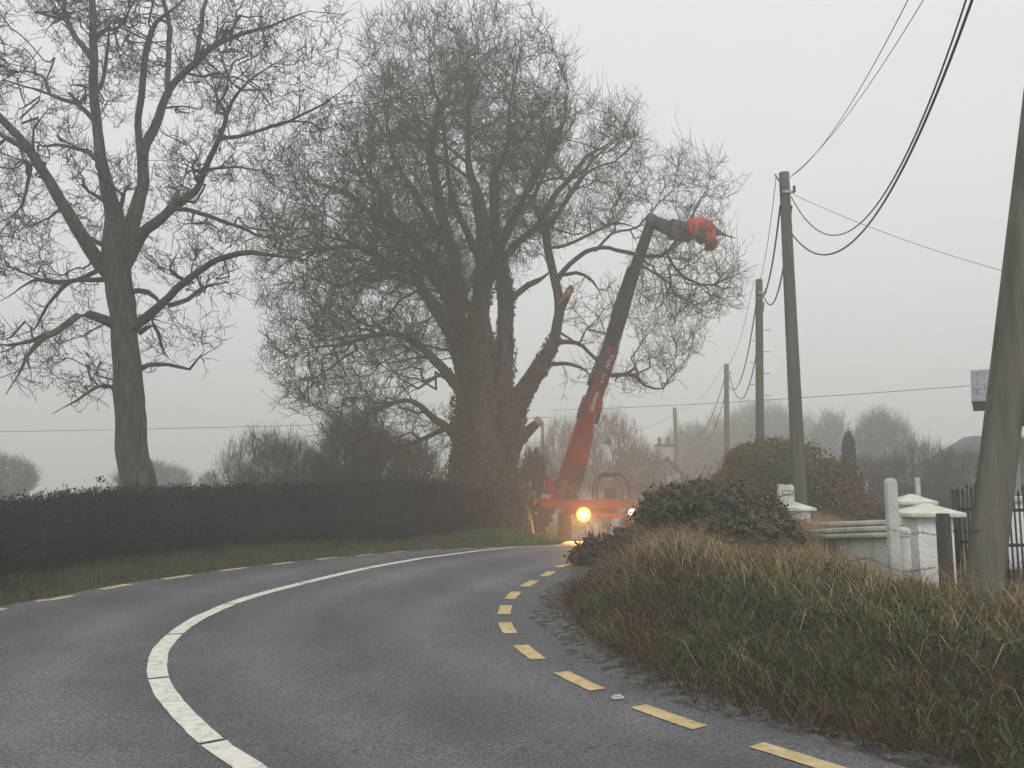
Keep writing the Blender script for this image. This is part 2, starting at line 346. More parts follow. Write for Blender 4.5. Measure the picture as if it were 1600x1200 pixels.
CEf, LEf = resamp(CE, .06), resamp(LE, .06)
def mark(C, s0, s1, w, name, mt, dz=.006, skew=0):
    d = np.r_[0, np.cumsum(np.linalg.norm(np.diff(C, axis=0), axis=1))]
    s = np.linspace(s0, s1, 15); P = np.c_[np.interp(s, d, C[:, 0]), np.interp(s, d, C[:, 1])]
    T = np.gradient(P, axis=0); T /= np.linalg.norm(T, axis=1, keepdims=True); Nn = np.c_[T[:, 1], -T[:, 0]]
    jit = rng.normal(0, .002, (15, 2))
    A, B = P - Nn * (w / 2 + jit[:, :1]), P + Nn * (w / 2 + jit[:, 1:])
    t = np.linspace(0, 1, 4)[None, :, None]; G = A[:, None] * (1 - t) + B[:, None] * t
    V = np.c_[G.reshape(-1, 2), g(G[:, :, 1]).ravel() + dz]; ii = (np.arange(14)[:, None] * 4 + np.arange(3)[None]).ravel()
    return mesh_obj(name, V, np.c_[ii, ii + 1, ii + 5, ii + 4], mt, road)
def arclen(C, p):
    d = np.r_[0, np.cumsum(np.linalg.norm(np.diff(C, axis=0), axis=1))]; return d[((C - p) ** 2).sum(1).argmin()]
# yellow dashes: right edge centred on the dash centres seen, then at the same pitch both ways
cs = [arclen(REf, onroad(*p)) for p in [(1255, 1188), (1040, 1120), (902, 1064), (825, 1019), (792, 981), (789, 953), (802, 930), (828, 912), (857, 897), (882, 884)]]
pr = (cs[-1] - cs[0]) / (len(cs) - 1)
cs = [cs[0] - pr * k for k in (3, 2, 1)] + cs + [cs[-1] + pr * k for k in range(1, 6)]
for s in cs: mark(REf, s - pr * .27, s + pr * .27, .125, 'yellow_edge_dash', M['yellow_line'])
c0 = arclen(LEf, onroad(90, 936)); c1 = arclen(LEf, onroad(440, 881)); pl = (c1 - c0) / 4
for k in range(-4, 12): mark(LEf, c0 + pl * (k - .24), c0 + pl * (k + .24), .11, 'yellow_edge_dash', M['yellow_pale'])
c0 = arclen(CEf, onroad(331, 1159)); c1 = arclen(CEf, onroad(247, 1061)); pc = abs(c1 - c0)
for k in range(-4, 22): mark(CEf, c0 + pc * k + .02, c0 + pc * (k + 1) - .02, .135, 'centre_line', M['white_line'])
st = onroad(965, 1093)
b = MB(); b.box((0, 0, .008), (.075, .04, .016), .4); b.box((0, -.01, .022), (.05, .02, .008), .4)
o = b.build('road_stud', M['concrete'], bevel=.004); o.location = (st[0], st[1], g(st[1]) + .004)
tag(o, 'small pale road stud lying between two yellow dashes at the verge side', 'road stud')

# ------------------------------------------------------------ trees
def frompx(L, Y0):
    """[(px,py,width_px[,dY])] -> world xyz + radius"""
    out = []
    for q in L:
        Y = Y0 + (q[3] if len(q) > 3 else 0); p = at(q[0], q[1], Y); out.append([*p, q[2] / 2 * Y / F_])
    return np.array(out)
def limb_nodes(L, step, wig, r):
    C = crom(L, step); n = len(C)
    nz = r.normal(0, 1, (n, 3)); k = np.array([.25, .5, .25])
    for a in range(3): nz[:, a] = np.convolve(nz[:, a], k, 'same')
    C[:, :3] += nz * wig * np.minimum(1, np.linspace(0, 4, n))[:, None]
    rn = np.convolve(r.normal(0, 1, n + 6), np.ones(7) / 7, 'valid'); C[:, 3] = np.maximum(C[:, 3] * (1 + .09 * rn), .004)
    return C
def limb_tube(C, k=10, r=None):
    P = C[None, :, :3]; V, F = tubes(P, C[None, :, 3], k)
    if r is not None:
        c = np.repeat(C[:, :3], k, 0); m_ = len(C); th = np.arange(k) / k * 2 * pi; u_ = np.arange(m_)[:, None] * .35; ph = r.random(4) * 6
        q_ = .05 * np.sin(2 * th[None] + u_ * .7 + ph[0]) + .045 * np.sin(3 * th[None] - u_ * 1.1 + ph[1]) + .03 * np.sin(5 * th[None] + u_ * 1.9 + ph[2]); V = c + (V - c) * (1 + q_.reshape(-1, 1) + .015 * r.normal(0, 1, (len(V), 1)))
    n = len(V); cap = []
    for s, cc in ((0, C[0, :3]), (n - k, C[-1, :3])):
        V = np.vstack([V, cc[None]]); i = len(V) - 1
        cap.append(np.array([[s + j, s + (j + 1) % k, i, i] for j in range(k)]))
    return V, F, cap
def env_sample(E, n, r, shell=.0):
    E = np.array(E, float); vol = np.prod(E[:, 3:6], axis=1) * (E[:, 6] if E.shape[1] > 6 else 1); k = r.choice(len(E), n, p=vol / vol.sum())
    d = r.normal(0, 1, (n, 3)); d /= np.linalg.norm(d, axis=1, keepdims=True)
    u = r.random(n)[:, None] ** (1 / 3 * (1 - shell * .6)); return E[k, :3] + d * u * E[k, 3:6]
def grow(nodes, E, levels, r, twigs, tw_len, up=.35, droop=0, twist=.07, tw_r=.006, twk=3, root=None, tw_from=.03):
    P, T, Rr = nodes; P, T, Rr = [P], [T], [Rr]; out = []
    for (cnt, dmax, rmax, S) in levels:
        NP, NT, NR = np.vstack(P), np.vstack(T), np.concatenate(Rr)
        ok = NR > rmax * .35; NP, NT, NR = NP[ok], NT[ok], NR[ok]
        A = env_sample(E, cnt, r, .5); best = np.empty(cnt, int); bd = np.empty(cnt)
        for i in range(0, cnt, 500):
            D = A[i:i + 500, None, :].astype(np.float32) - NP[None].astype(np.float32); q = np.sqrt((D ** 2).sum(2)) + 1e-6
            c = (D * NT[None].astype(np.float32)).sum(2) / q; sc = q * (1.9 - c) ; k = sc.argmin(1); best[i:i + 500] = k; bd[i:i + 500] = q[np.arange(len(k)), k]
        m = (bd < dmax) & (bd > dmax * .12); A, best, L = A[m], best[m], bd[m][:, None]; n = len(A)
        p0, t0, r0 = NP[best], NT[best], NR[best]
        to = (A - p0) / L; out_d = to + np.array([0, 0, up]) - np.array([0, 0, 1]) * (droop * (to[:, 2:3] < .2)); out_d += r.normal(0, .25, (n, 3)); out_d /= np.linalg.norm(out_d, axis=1, keepdims=True)
        p1 = p0 + (t0 * .5 + to * .5 + np.array([0, 0, .1])) * L * .38; p2 = A - out_d * L * .3
        t = np.linspace(0, 1, S)[None, :, None]
        B = (1 - t) ** 3 * p0[:, None] + 3 * (1 - t) ** 2 * t * p1[:, None] + 3 * (1 - t) * t * t * p2[:, None] + t ** 3 * A[:, None]
        kn = max(3, S // 2 + 1); kz = r.normal(0, 1, (n, kn, 3)); kz[:, 0] = 0; x_ = np.linspace(0, kn - 1, S); i_ = np.minimum(x_.astype(int), kn - 2); f_ = (x_ - i_); f_ = (f_ * f_ * (3 - 2 * f_))[None, :, None]
        B = B + (kz[:, i_] * (1 - f_) + kz[:, i_ + 1] * f_) * (L[:, None] * twist)
        rs = np.minimum(r0 * .72, rmax * (.45 + .55 * np.minimum(1, L[:, 0] / dmax * 1.6))); re = np.maximum(rs * .3, tw_r)
        rad = rs[:, None] * (1 - np.linspace(0, 1, S)[None] ** .8) + re[:, None] * np.linspace(0, 1, S)[None] ** .8
        out.append(tubes(B, rad, 6 if rmax > .05 else (4 if rmax > .025 else 3)))
        TT = np.gradient(B, axis=1); TT /= np.linalg.norm(TT, axis=2, keepdims=True)
        P.append(B[:, 1:].reshape(-1, 3)); T.append(TT[:, 1:].reshape(-1, 3)); Rr.append(rad[:, 1:].ravel())
    NP, NT, NR = np.vstack(P), np.vstack(T), np.concatenate(Rr); ok = np.where(NR < tw_from)[0]
    for rep, (cnt, ls) in enumerate(twigs):
        k = r.choice(ok, cnt); p0 = NP[k]; d = NT[k] * .8 + r.normal(0, .55, (cnt, 3)) + np.array([0, 0, up * .6 - droop * .5]); d /= np.linalg.norm(d, axis=1, keepdims=True)
        L = (tw_len * ls * (.45 + r.random(cnt) * .9))[:, None]; bend = np.array([0, 0, 1]) * (up * 1.0) + r.normal(0, .3, (cnt, 3))
        t = np.linspace(0, 1, 4)[None, :, None]; B = p0[:, None] + d[:, None] * L[:, None] * t + bend[:, None] * L[:, None] * t * t * .45 + r.normal(0, .05, (cnt, 4, 3)) * L[:, None] * (t > 0)
        rad = np.linspace(1, .45, 4)[None] * np.full((cnt, 1), tw_r) * (.8 + .5 * r.random((cnt, 1)))
        out.append(tubes(B, rad, twk))
        if rep == 0 and len(twigs) > 1:
            TT = np.gradient(B, axis=1); TT /= np.linalg.norm(TT, axis=2, keepdims=True); n0 = len(NP)
            NP = np.vstack([NP, B[:, 1:].reshape(-1, 3)]); NT = np.vstack([NT, TT[:, 1:].reshape(-1, 3)]); ok = np.arange(n0, len(NP))
    return join(out)
def limbs_build(limbs, Y0, r, wig=.03, step=.28, k=10, ws=lambda py: 1.0, cut=()):
    parts, P, T, Rr = [], [], [], []; caps = []; n = 0; Vs, Fs = [], []
    for li, L in enumerate(limbs):
        L = [(q[0], q[1], q[2] * ws(q[1]), *q[3:]) for q in L]
        C = limb_nodes(frompx(L, Y0), step, wig, r)
        if li not in cut: m_ = len(C); C[:, 3] = np.maximum(C[:, 3] * (1 - .75 * sst(.6, 1.0, np.arange(m_) / (m_ - 1))), .008)
        kk = r.normal(0, 1, (len(C) // 4 + 3, 3)); u_ = np.arange(len(C)) / 4; C[:, :3] += np.stack([np.interp(u_, np.arange(len(kk)), kk[:, a]) for a in range(3)], 1) * (wig * 1.3 * np.clip(.12 / C[:, 3], .3, 1.6) * np.minimum(1, u_ / 2))[:, None]
        V, F, cap = limb_tube(C, k, r)
        Vs.append(V); Fs.append(F + n); [Fs.append(c + n) for c in cap]; n += len(V)
        P.append(C[:, :3]); t = np.gradient(C[:, :3], axis=0); T.append(t / np.linalg.norm(t, axis=1, keepdims=True)); Rr.append(C[:, 3])
    F = np.vstack(Fs); tri = F[:, 2] == F[:, 3]
    return np.vstack(Vs), [F[~tri], F[tri][:, :3]], (np.vstack(P), np.vstack(T), np.concatenate(Rr))
def envpx(L, Y0):
    out = []
    for (px, py, rx, rz, dY, ry, *w) in L:
        Y = Y0 + dY; p = at(px, py, Y); out.append([*p, rx * Y / F_, ry, rz * Y / F_, (w[0] if w else 1)])
    return out
def place(o_root, objs):
    for o in objs: o.parent = o_root

# --- left tree
Y0 = 19.0; r = np.random.default_rng(11)
LT = [
 [(212, 850, 84), (213, 800, 66), (214, 765, 58), (212, 735, 54), (205, 700, 49), (203, 640, 47), (199, 590, 50), (195, 540, 49), (192, 490, 50), (183, 440, 48), (180, 400, 52), (182, 365, 48), (178, 340, 34), (168, 290, 25, -.3), (158, 240, 20, -.5), (150, 160, 18, -.6), (146, 80, 17, -.8), (145, 0, 15, -.8), (148, -90, 12, -.8), (140, -200, 7, -.8)],
 [(186, 400, 34), (205, 350, 26), (215, 310, 23, .2), (224, 260, 21, .4), (240, 200, 19, .6), (264, 140, 15, .6), (300, 105, 13, .4), (350, 66, 11, .1), (400, 45, 9, -.3), (470, 30, 6, -.6), (540, 22, 3, -1)],
 [(222, 275, 14, .4), (216, 200, 13, .1), (222, 140, 12, -.2), (230, 80, 12, -.5), (245, 40, 10, -.6), (275, 15, 8, -.8), (310, -30, 6, -1)],
 [(262, 142, 11, .6), (264, 80, 10, .9), (262, 30, 9, 1.2), (254, -20, 9, 1.4), (250, -100, 6, 1.6)],
 [(302, 104, 9, .4), (316, 60, 8, .8), (320, 0, 8, 1.2), (326, -80, 5, 1.6)],
 [(196, 415, 24), (225, 362, 20, -.4), (270, 325, 16, -.9), (310, 285, 12, -1.3), (335, 232, 10, -1.6), (350, 190, 9, -1.8), (375, 140, 7, -2), (430, 100, 5, -2.2), (480, 78, 3, -2.4)],
 [(270, 325, 10, -.9), (330, 335, 8, -1.2), (400, 365, 6, -1.6), (450, 372, 4, -2)],
 [(343, 216, 8, -1.7), (400, 207, 7, -2), (450, 188, 6, -2.4), (500, 160, 4, -2.8), (556, 130, 3, -3)],
 [(312, 268, 7, -1.3), (360, 258, 5, -1.6), (412, 270, 4, -2)],
 [(172, 425, 30), (148, 398, 25, -.3), (112, 340, 22, -.6), (76, 285, 20, -1), (50, 248, 19, -1.2), (20, 200, 16, -1.4), (0, 175, 15, -1.6), (-60, 110, 11, -2), (-120, 30, 7, -2.4)],
 [(42, 236, 10, -1.2), (10, 217, 9, -.9), (-30, 200, 7, -.6), (-90, 190, 4, 0)],
 [(48, 262, 8, -1.2), (42, 290, 7, -1.4), (32, 325, 5, -1.6), (6, 350, 4, -1.8), (-25, 352, 3, -2)],
 [(185, 510, 22), (165, 500, 17, -.3), (139, 492, 14, -.7), (120, 494, 12, -1), (94, 516, 12, -1.4), (56, 540, 9, -1.9), (34, 572, 7, -2.2), (8, 616, 5, -2.4)],
 [(94, 516, 8, -1.4), (60, 525, 7, -1.2), (20, 540, 5, -.8), (-30, 555, 4, -.4)],
 [(165, 437, 10, .2), (130, 438, 8, .6), (94, 447, 8, 1), (49, 441, 6, 1.4), (0, 470, 4, 1.8)],
 [(150, 424, 8, .4), (112, 443, 7, .9), (75, 478, 5, 1), (55, 512, 4, 1.1), (18, 522, 3, 1.2)],
 [(200, 515, 26), (221, 500, 18, -.2), (255, 474, 15, -.6), (285, 436, 13, -1), (319, 418, 12, -1.4), (356, 404, 11, -1.8), (394, 398, 9, -2.1), (450, 402, 7, -2.4), (525, 412, 4, -2.8)],
 [(204, 456, 9, -.3), (232, 456, 9, -.5), (252, 476, 9, -.6)],
 [(262, 478, 9, -.6), (292, 467, 8, -.4), (326, 445, 6, 0), (360, 437, 4, .4)],
 [(218, 520, 10), (240, 510, 7, .3), (248, 540, 6, .6), (262, 560, 4, .9)],
 [(216, 578, 11), (232, 570, 8, .2), (262, 569, 6, .5), (296, 572, 5, .7), (311, 554, 4, .8), (345, 535, 3, 1)],
 [(182, 612, 11), (174, 605, 8), (161, 602, 6, -.2), (131, 617, 5, -.5), (79, 641, 3, -.8)],
 [(148, 190, 10, -.6), (144, 184, 9, -.6), (124, 165, 9, -.4), (79, 144, 7, 0), (70, 126, 6, .1), (49, 118, 5, .3), (-5, 121, 4, .7)],
 [(153, 252, 9, -.5), (127, 234, 7, -.2), (86, 221, 6, .2), (60, 227, 5, .5), (42, 212, 4, .7)],
 [(156, 140, 8, -.6), (166, 100, 6, -.8), (172, 70, 5, -1), (168, 30, 4, -1.2)],
 [(147, 62, 9, -.8), (161, 49, 8, -1), (188, 44, 6, -1.3), (206, 15, 5, -1.6), (224, -10, 4, -1.8)],
 [(142, 90, 13, -.8), (128, 65, 11, -.5), (112, 40, 10, -.2), (95, 0, 9, .2), (80, -60, 6, .5)],
 [(160, 312, 8, -.2), (139, 298, 6, -.5), (129, 277, 5, -.7)],
 [(178, 350, 9), (190, 320, 8, -.5), (195, 295, 7, -.8), (212, 292, 5, -1)],
 [(165, 385, 9, -.2), (140, 372, 8, -.2), (120, 350, 7, -.3), (95, 325, 6, .0), (60, 345, 4, .4), (30, 362, 3, .6)],
 [(262, 326, 9, -.9), (280, 300, 7, -.2), (262, 290, 5, .2)],
 [(285, 436, 7, -1), (262, 420, 5, -.6), (275, 395, 4, -.4)],
]
V, F, nodes = limbs_build(LT, Y0, r, .026, .2, 10, lambda py: .92 if py > 420 else .84)
root = empty('bare_tree', (*at(213, 800, Y0)[:2], gz(*at(213, 800, Y0)[:2])))
tag(root, 'bare spreading tree with a thick forked trunk rising behind the hedge at left', 'tree')
def local(V, root): return V - np.array(root.location)
mesh_obj('trunk', local(V, root), F, M['bark_grey'], root, smooth=True)
E = envpx([(60, 60, 170, 150, -.5, 3.2), (300, 60, 200, 120, -.3, 3.2), (20, 300, 110, 140, -1, 3), (20, 480, 110, 110, -.8, 2.5), (260, 320, 130, 120, -.8, 2.8), (400, 110, 140, 100, -1, 2.2), (380, 300, 110, 120, -1.6, 2.2), (280, 470, 90, 90, -.6, 2), (130, 560, 70, 60, -.2, 1.5), (270, 560, 55, 30, .4, 1.2), (100, -100, 250, 120, 0, 3), (-120, 250, 110, 260, -.5, 3), (490, 60, 90, 70, -1.2, 1.4), (500, 170, 80, 60, -2.6, 1.2), (180, 620, 60, 25, .2, .8), (30, 560, 80, 60, -1.6, 1.4), (110, 610, 60, 40, -.5, 1.0)], Y0)
V, F = grow(nodes, E, [(260, 2.4, .036, 14), (1000, 1.3, .017, 11), (2900, .75, .010, 8)], r, [(8500, 1), (7000, .6)], .30, up=.45, droop=.35, twist=.10, tw_r=.0065, tw_from=.02)
mesh_obj('crown', local(V, root), F, M['twig_grey'], root)
# fine shoots on the trunk
k = r.choice(np.where(nodes[2] > .1)[0], 60)

# --- big ivy-clad tree
Y0 = 26.0; r = np.random.default_rng(5)
BT = [
 [(738, 880, 96), (736, 780, 78), (735, 700, 70), (733, 640, 58), (725, 560, 46), (715, 480, 38), (700, 380, 28, .3), (682, 290, 22, .6), (676, 230, 18, .8), (680, 160, 14, 1), (675, 90, 10, 1), (672, 40, 6, 1), (668, 8, 3, 1)],
 [(783, 880, 110), (776, 780, 86), (776, 700, 72), (778, 640, 58), (788, 560, 42), (790, 470, 36), (778, 380, 30, -.3), (772, 290, 24, -.6), (790, 230, 18, -.8), (800, 150, 13, -1), (818, 80, 8, -1.2), (832, 36, 4, -1.4)],
 [(758, 800, 90, -.3), (754, 700, 78, -.3), (754, 600, 56, -.4), (750, 500, 44, -.6), (756, 400, 34, -1), (746, 300, 24, -1.4), (730, 230, 16, -1.6), (738, 150, 11, -1.8), (748, 80, 6, -2), (752, 20, 3, -2)],
 [(780, 700, 64), (806, 632, 46), (838, 584, 38, -.1), (862, 535, 29, -.2), (872, 488, 24, -.2), (870, 440, 20, -.2), (860, 395, 19, -.3), (852, 350, 17, -.4), (856, 345, 12, -.4)],
 [(872, 490, 22, -.2), (882, 468, 22, -.2), (892, 450, 15, -.2)],
 [(852, 360, 13, -.4), (880, 320, 11, -.2), (905, 282, 9, .2), (930, 250, 7, .6), (975, 212, 5, 1)],
 [(852, 352, 11, -.4), (835, 320, 9, .3), (850, 270, 8, .8), (880, 210, 6, 1.4), (905, 150, 4, 2)],
 [(870, 440, 14, -.2), (890, 414, 12, -.3), (930, 393, 10, -.4), (970, 388, 9, -.5), (1010, 396, 9, -.6), (1042, 388, 9, -.7), (1062, 368, 8, -.8), (1085, 335, 6, -1), (1105, 290, 4, -1.2)],
 [(1040, 390, 8, -.7), (1050, 410, 7, -.9), (1075, 440, 6, -1.2), (1110, 450, 5, -1.4), (1150, 430, 3, -1.6)],
 [(872, 430, 9, -.2), (900, 425, 8, -.6), (925, 440, 7, -1), (940, 470, 5, -1.3)],
 [(930, 392, 7, -.4), (960, 365, 6, .2), (1000, 355, 5, .6), (1030, 320, 5, 1), (1060, 270, 4, 1.2)],
 [(850, 385, 8, -.4), (885, 385, 7, -.8), (930, 365, 6, -1.2), (985, 360, 5, -1.5), (1010, 370, 5, -1.6)],
 [(868, 535, 13, -.2), (900, 537, 9, -.5), (930, 560, 8, -.8), (953, 586, 9, -1.0), (990, 588, 9, -1.1), (1005, 601, 7, -1.2), (1036, 606, 7, -1.3), (1050, 584, 5, -1.4), (1069, 573, 4, -1.5)],
 [(852, 570, 9, -.2), (880, 568, 8, -.4), (915, 582, 6, -.7), (925, 600, 5, -.8)],
 [(800, 465, 16), (825, 445, 14, .3), (850, 436, 12, .1), (866, 424, 10, -.1)],
 [(795, 715, 36, -.3), (812, 684, 27, -.5), (842, 658, 15, -.6)],
 [(802, 705, 22, -.3), (810, 680, 15, -.3), (823, 655, 7, -.3)],
 [(722, 510, 32), (692, 450, 25, .2), (660, 395, 20, .4), (622, 340, 16, .7), (590, 290, 12, 1), (560, 230, 8, 1.4), (530, 175, 4, 1.8)],
 [(724, 560, 32), (690, 500, 24, -.4), (650, 430, 18, -.9), (600, 402, 14, -1.4), (540, 386, 12, -2), (470, 400, 8, -2.4), (425, 430, 5, -2.8)],
 [(720, 610, 24), (680, 566, 17, -.4), (640, 538, 14, -.9), (590, 530, 11, -1.4), (540, 545, 8, -1.8), (490, 555, 6, -2.2), (438, 562, 3, -2.6)],
 [(720, 690, 20), (682, 655, 13, -.6), (645, 628, 10, -1.2), (600, 640, 7, -1.8), (560, 680, 4, -2.2)],
 [(720, 660, 14), (670, 680, 9, .6), (610, 708, 9, 1.2), (570, 720, 6, 1.8)],
 [(700, 385, 20, .3), (655, 320, 14, .9), (615, 240, 10, 1.6), (602, 160, 7, 2), (622, 90, 4, 2.4)],
 [(690, 455, 17, .2), (635, 390, 13, 1.2), (560, 320, 10, 2.2), (490, 280, 7, 3), (430, 245, 4, 3.6)],
 [(778, 380, 18, -.3), (828, 300, 13, -1), (875, 200, 9, -1.6), (900, 115, 5, -2)],
 [(786, 405, 20, 0), (842, 345, 15, .8), (900, 262, 10, 1.6), (960, 218, 7, 2.4), (1012, 220, 3, 3)],
 [(756, 420, 20, -1), (715, 330, 14, -2), (690, 230, 10, -3), (700, 130, 6, -3.6)],
 [(760, 450, 20, -.5), (800, 350, 14, -2), (850, 260, 10, -3), (880, 170, 5, -3.8)],
 [(745, 500, 22, -.6), (690, 420, 16, -2), (610, 350, 11, -3.2), (540, 300, 6, -4.2)],
 [(735, 560, 22, .3), (680, 470, 15, 2), (600, 430, 10, 3.4), (510, 450, 6, 4.4)],
]
V, F, nodes = limbs_build(BT, Y0, r, .035, .25, 12, lambda py: .97 if py > 700 else (.80 if py > 560 else .70), (3, 4, 15, 16))
bx = at(760, 850, Y0)
root = empty('ivy_clad_tree', (bx[0], Y0, gz(bx[0], Y0)))
tag(root, 'huge bare tree with ivy covered stems and a sawn off limb beside the road bend', 'tree')
mesh_obj('trunk', local(V, root), F, M['bark'], root, smooth=True)
E = envpx([(655, 130, 105, 120, .8, 3.2), (800, 160, 110, 125, -.8, 3.2), (560, 330, 165, 140, 0, 4.2), (705, 290, 190, 180, 0, 5), (880, 270, 140, 115, .6, 3.6), (480, 440, 85, 105, -.8, 3, 1), (540, 560, 130, 90, -.6, 3.2, 1), (1075, 430, 95, 90, -1, 2.4, 1.2), (1060, 300, 90, 70, 0, 2, .9), (1040, 520, 55, 75, -1.2, 1.8, 1.2), (930, 480, 60, 60, -.6, 1.6, .7), (620, 470, 150, 110, 0, 4), (970, 590, 90, 35, -1, 1.3, .8), (600, 680, 115, 62, 0, 2.4, 1.1), (500, 620, 70, 40, -1, 2, .8), (750, 60, 90, 50, 0, 2.4), (980, 200, 40, 45, 2, 1.5)], Y0)
V, F = grow(nodes, E, [(300, 3.4, .055, 11), (1900, 1.9, .026, 8), (8000, 1.1, .013, 6)], r, [(26000, 1), (28000, .7)], .44, up=.5, droop=.35, twist=.075, tw_r=.0072, tw_from=.03)
mesh_obj('crown', local(V, root), F, M['twig'], root)
def cut_face(parent, p, d, rad):
    d = np.array(d, float); d /= np.linalg.norm(d); b = MB(); b.cyl(p, np.array(p) + d * .05, rad, rad * .96, 14)
    return b
loc = np.array(root.location)
b = cut_face(root, at(841, 659, Y0 - .6) - loc, at(848, 654, Y0 - .75) - at(830, 668, Y0 - .5), .17); b.build('cut_face', M['cutwood'], root)
# torn pale wood at the broken top of the right limb
def splinter(pts, th):
    n = len(pts); F = at(*pts[0]) - loc
    b = MB(); A = [at(x, y, Yq) - loc for x, y, Yq in pts]; C = np.mean(A, 0)
    top = [a + (a - C) * -.15 + np.array([0, -th, 0]) for a in A]
    b.add(A + top, [tuple(range(n, 2 * n))] + [(i, (i + 1) % n, n + (i + 1) % n, n + i) for i in range(n)] + [tuple(range(n - 1, -1, -1))]); return b
splinter([(895, 446, 25.62), (897, 455, 25.62), (886, 466, 25.6), (873, 479, 25.6), (872, 474, 25.6), (884, 452, 25.6), (890, 445, 25.62)], .12).build('torn_wood', M['cutwood'], root)

def leaves(C, N, size, r, curl=.5):
    """leaf quads at C with normals N"""
    n = len(C); a = r.normal(0, 1, (n, 3)); N = N + r.normal(0, curl, (n, 3)); N /= np.linalg.norm(N, axis=1, keepdims=True)
    U = np.cross(N, a); U /= np.linalg.norm(U, axis=1, keepdims=True); W = np.cross(N, U); s = (size * (.5 + r.random(n)))[:, None]
    V = np.stack([C - U * s * .5, C + W * s * .36 + N * s * .08, C + U * s * .6, C - W * s * .36 + N * s * .08], 1).reshape(-1, 3)
    return V, np.arange(4 * n).reshape(-1, 4), np.repeat(r.random(n), 4)
# ivy on the main stems
NP, NT, NR = nodes; sel = np.where((NR > .17) & (NP[:, 2] < 13))[0]; w = NR[sel] ** 1.3; w /= w.sum(); k = r.choice(sel, 30000, p=w)
d = r.normal(0, 1, (len(k), 3)); d -= NT[k] * (d * NT[k]).sum(1, keepdims=True); d /= np.linalg.norm(d, axis=1, keepdims=True)
clump = 1 + .18 * np.sin(NP[k, 2] * 3 + d[:, 0] * 4) 
C = NP[k] + d * (NR[k] * (1.0 + .22 * r.random(len(k)) ** 2) * clump)[:, None] + NT[k] * r.normal(0, .12, (len(k), 1))
V, F, a = leaves(C, d, .10, r); mesh_obj('ivy', local(V, root), F, M['ivy'], root, attr=a)

# --- small bare trees and thickets further off: three patterns, each tree its own object
def make_small(name, kind, mt, seed, r_):
    r = np.random.default_rng(seed); nodesP, nodesT, nodesR, Vs, Fs, n = [], [], [], [], [], 0
    if kind == 'round': stems = [((0, 0, 0), (r.normal(0, .05), r.normal(0, .05), .35), (r.normal(0, .25), r.normal(0, .25), .75), .035) for _ in range(3)] + [((0, 0, .25), (c * .15, s * .15, .45), (c * .36, s * .36, .68), .02) for c, s in [(cos(a), sin(a)) for a in np.arange(7) * .9]]
    elif kind == 'vase': stems = [((c * .03, s * .03, 0), (c * .12, s * .12, .3), (c * q, s * q, .85 - q * .6), .014) for c, s, q in [(cos(a), sin(a), .12 + .4 * r.random()) for a in np.arange(16) * 2.4]]
    else: stems = [((0, 0, 0), (r.normal(0, .02), 0, .5), (r.normal(0, .05), 0, .95), .03)] + [((0, 0, z), (c * .1, s * .1, z + .15), (c * .2, s * .2, z + .32), .012) for z, c, s in [(.15 + .05 * i, cos(i * 2.4), sin(i * 2.4)) for i in range(12)]]
    for a, b_, c, rr in stems:
        L = np.array([[*a, rr], [*b_, rr * .7], [*c, rr * .25]]); C = limb_nodes(L, .04, .004, r); V, F, cap = limb_tube(C, 6)
        Vs.append(V); Fs.append(F + n); n += len(V); nodesP.append(C[:, :3]); t = np.gradient(C[:, :3], axis=0); nodesT.append(t / np.linalg.norm(t, axis=1, keepdims=True)); nodesR.append(C[:, 3])
    E = {'round': [(0, 0, .68, .44, .44, .30)], 'vase': [(0, 0, .55, .5, .5, .40), (0, 0, .3, .42, .42, .25)], 'tall': [(0, 0, .6, .22, .22, .4), (.03, 0, .35, .26, .26, .2)]}[kind]
    V, F = grow((np.vstack(nodesP), np.vstack(nodesT), np.concatenate(nodesR)), E, [(120, .4, .008, 6), (900, .25, .0035, 5)], r, [(r_, 1), (r_, .7)], .075, up=.7, twist=.05, tw_r=.0011, tw_from=.02)
    t_ = mesh_obj('trunk', np.vstack(Vs), np.vstack(Fs), mt, smooth=True); c_ = mesh_obj('crown', V, F, mt); return t_, c_
protos = {k: make_small('p', k, M['brush'] if k == 'vase' else M['twig'], s, 6000) for k, s in (('round', 3), ('vase', 4), ('tall', 6))}
used = set()
def small(kind, px, pytop, Y, wpx, name, label, cat='tree', group=None, base=None, rz=0):
    bz = g(Y) if base is None else base; top = at(px, pytop, Y); h = top[2] - bz; w = wpx * Y / F_
    root = empty(name, (top[0], Y, bz), rz); tag(root, label, cat, group)
    wk = {'round': .9, 'vase': 1.0, 'tall': .5}[kind]; hk = {'round': 1.0, 'vase': .98, 'tall': 1.02}[kind]
    for o in protos[kind]:
        c = o if (kind, o.name) not in used and o.name in ('trunk', 'crown') and False else o.copy()
        SC.collection.objects.link(c); c.parent = root; c.name = o.name.split('.')[0]
    root.scale = (w / wk, w / wk, h / hk)
    return root
GB = 'bare trees and thickets fading into the mist'
small('round', 2, 712, 48, 110, 'bare_tree', 'small misty round bare tree at the far left edge above the hedge', group=GB)
small('round', 240, 722, 60, 120, 'bare_tree', 'small misty tree directly behind the thick trunk at left', group=GB, rz=1)
small('tall', 325, 738, 60, 40, 'bare_tree', 'tiny thin misty sapling between the left trunk and the domed thicket', group=GB)
small('vase', 420, 668, 28, 160, 'bare_thicket', 'domed grey brown thicket behind the hedge between the two big trees', 'thicket', GB)
small('vase', 452, 682, 27, 130, 'bare_thicket', 'dense middle thicket inside the domed clump behind the hedge', 'thicket', GB, rz=4)
small('vase', 490, 702, 27, 100, 'bare_thicket', 'lower right shoulder thicket joined to the domed one behind the hedge', 'thicket', GB, rz=2)
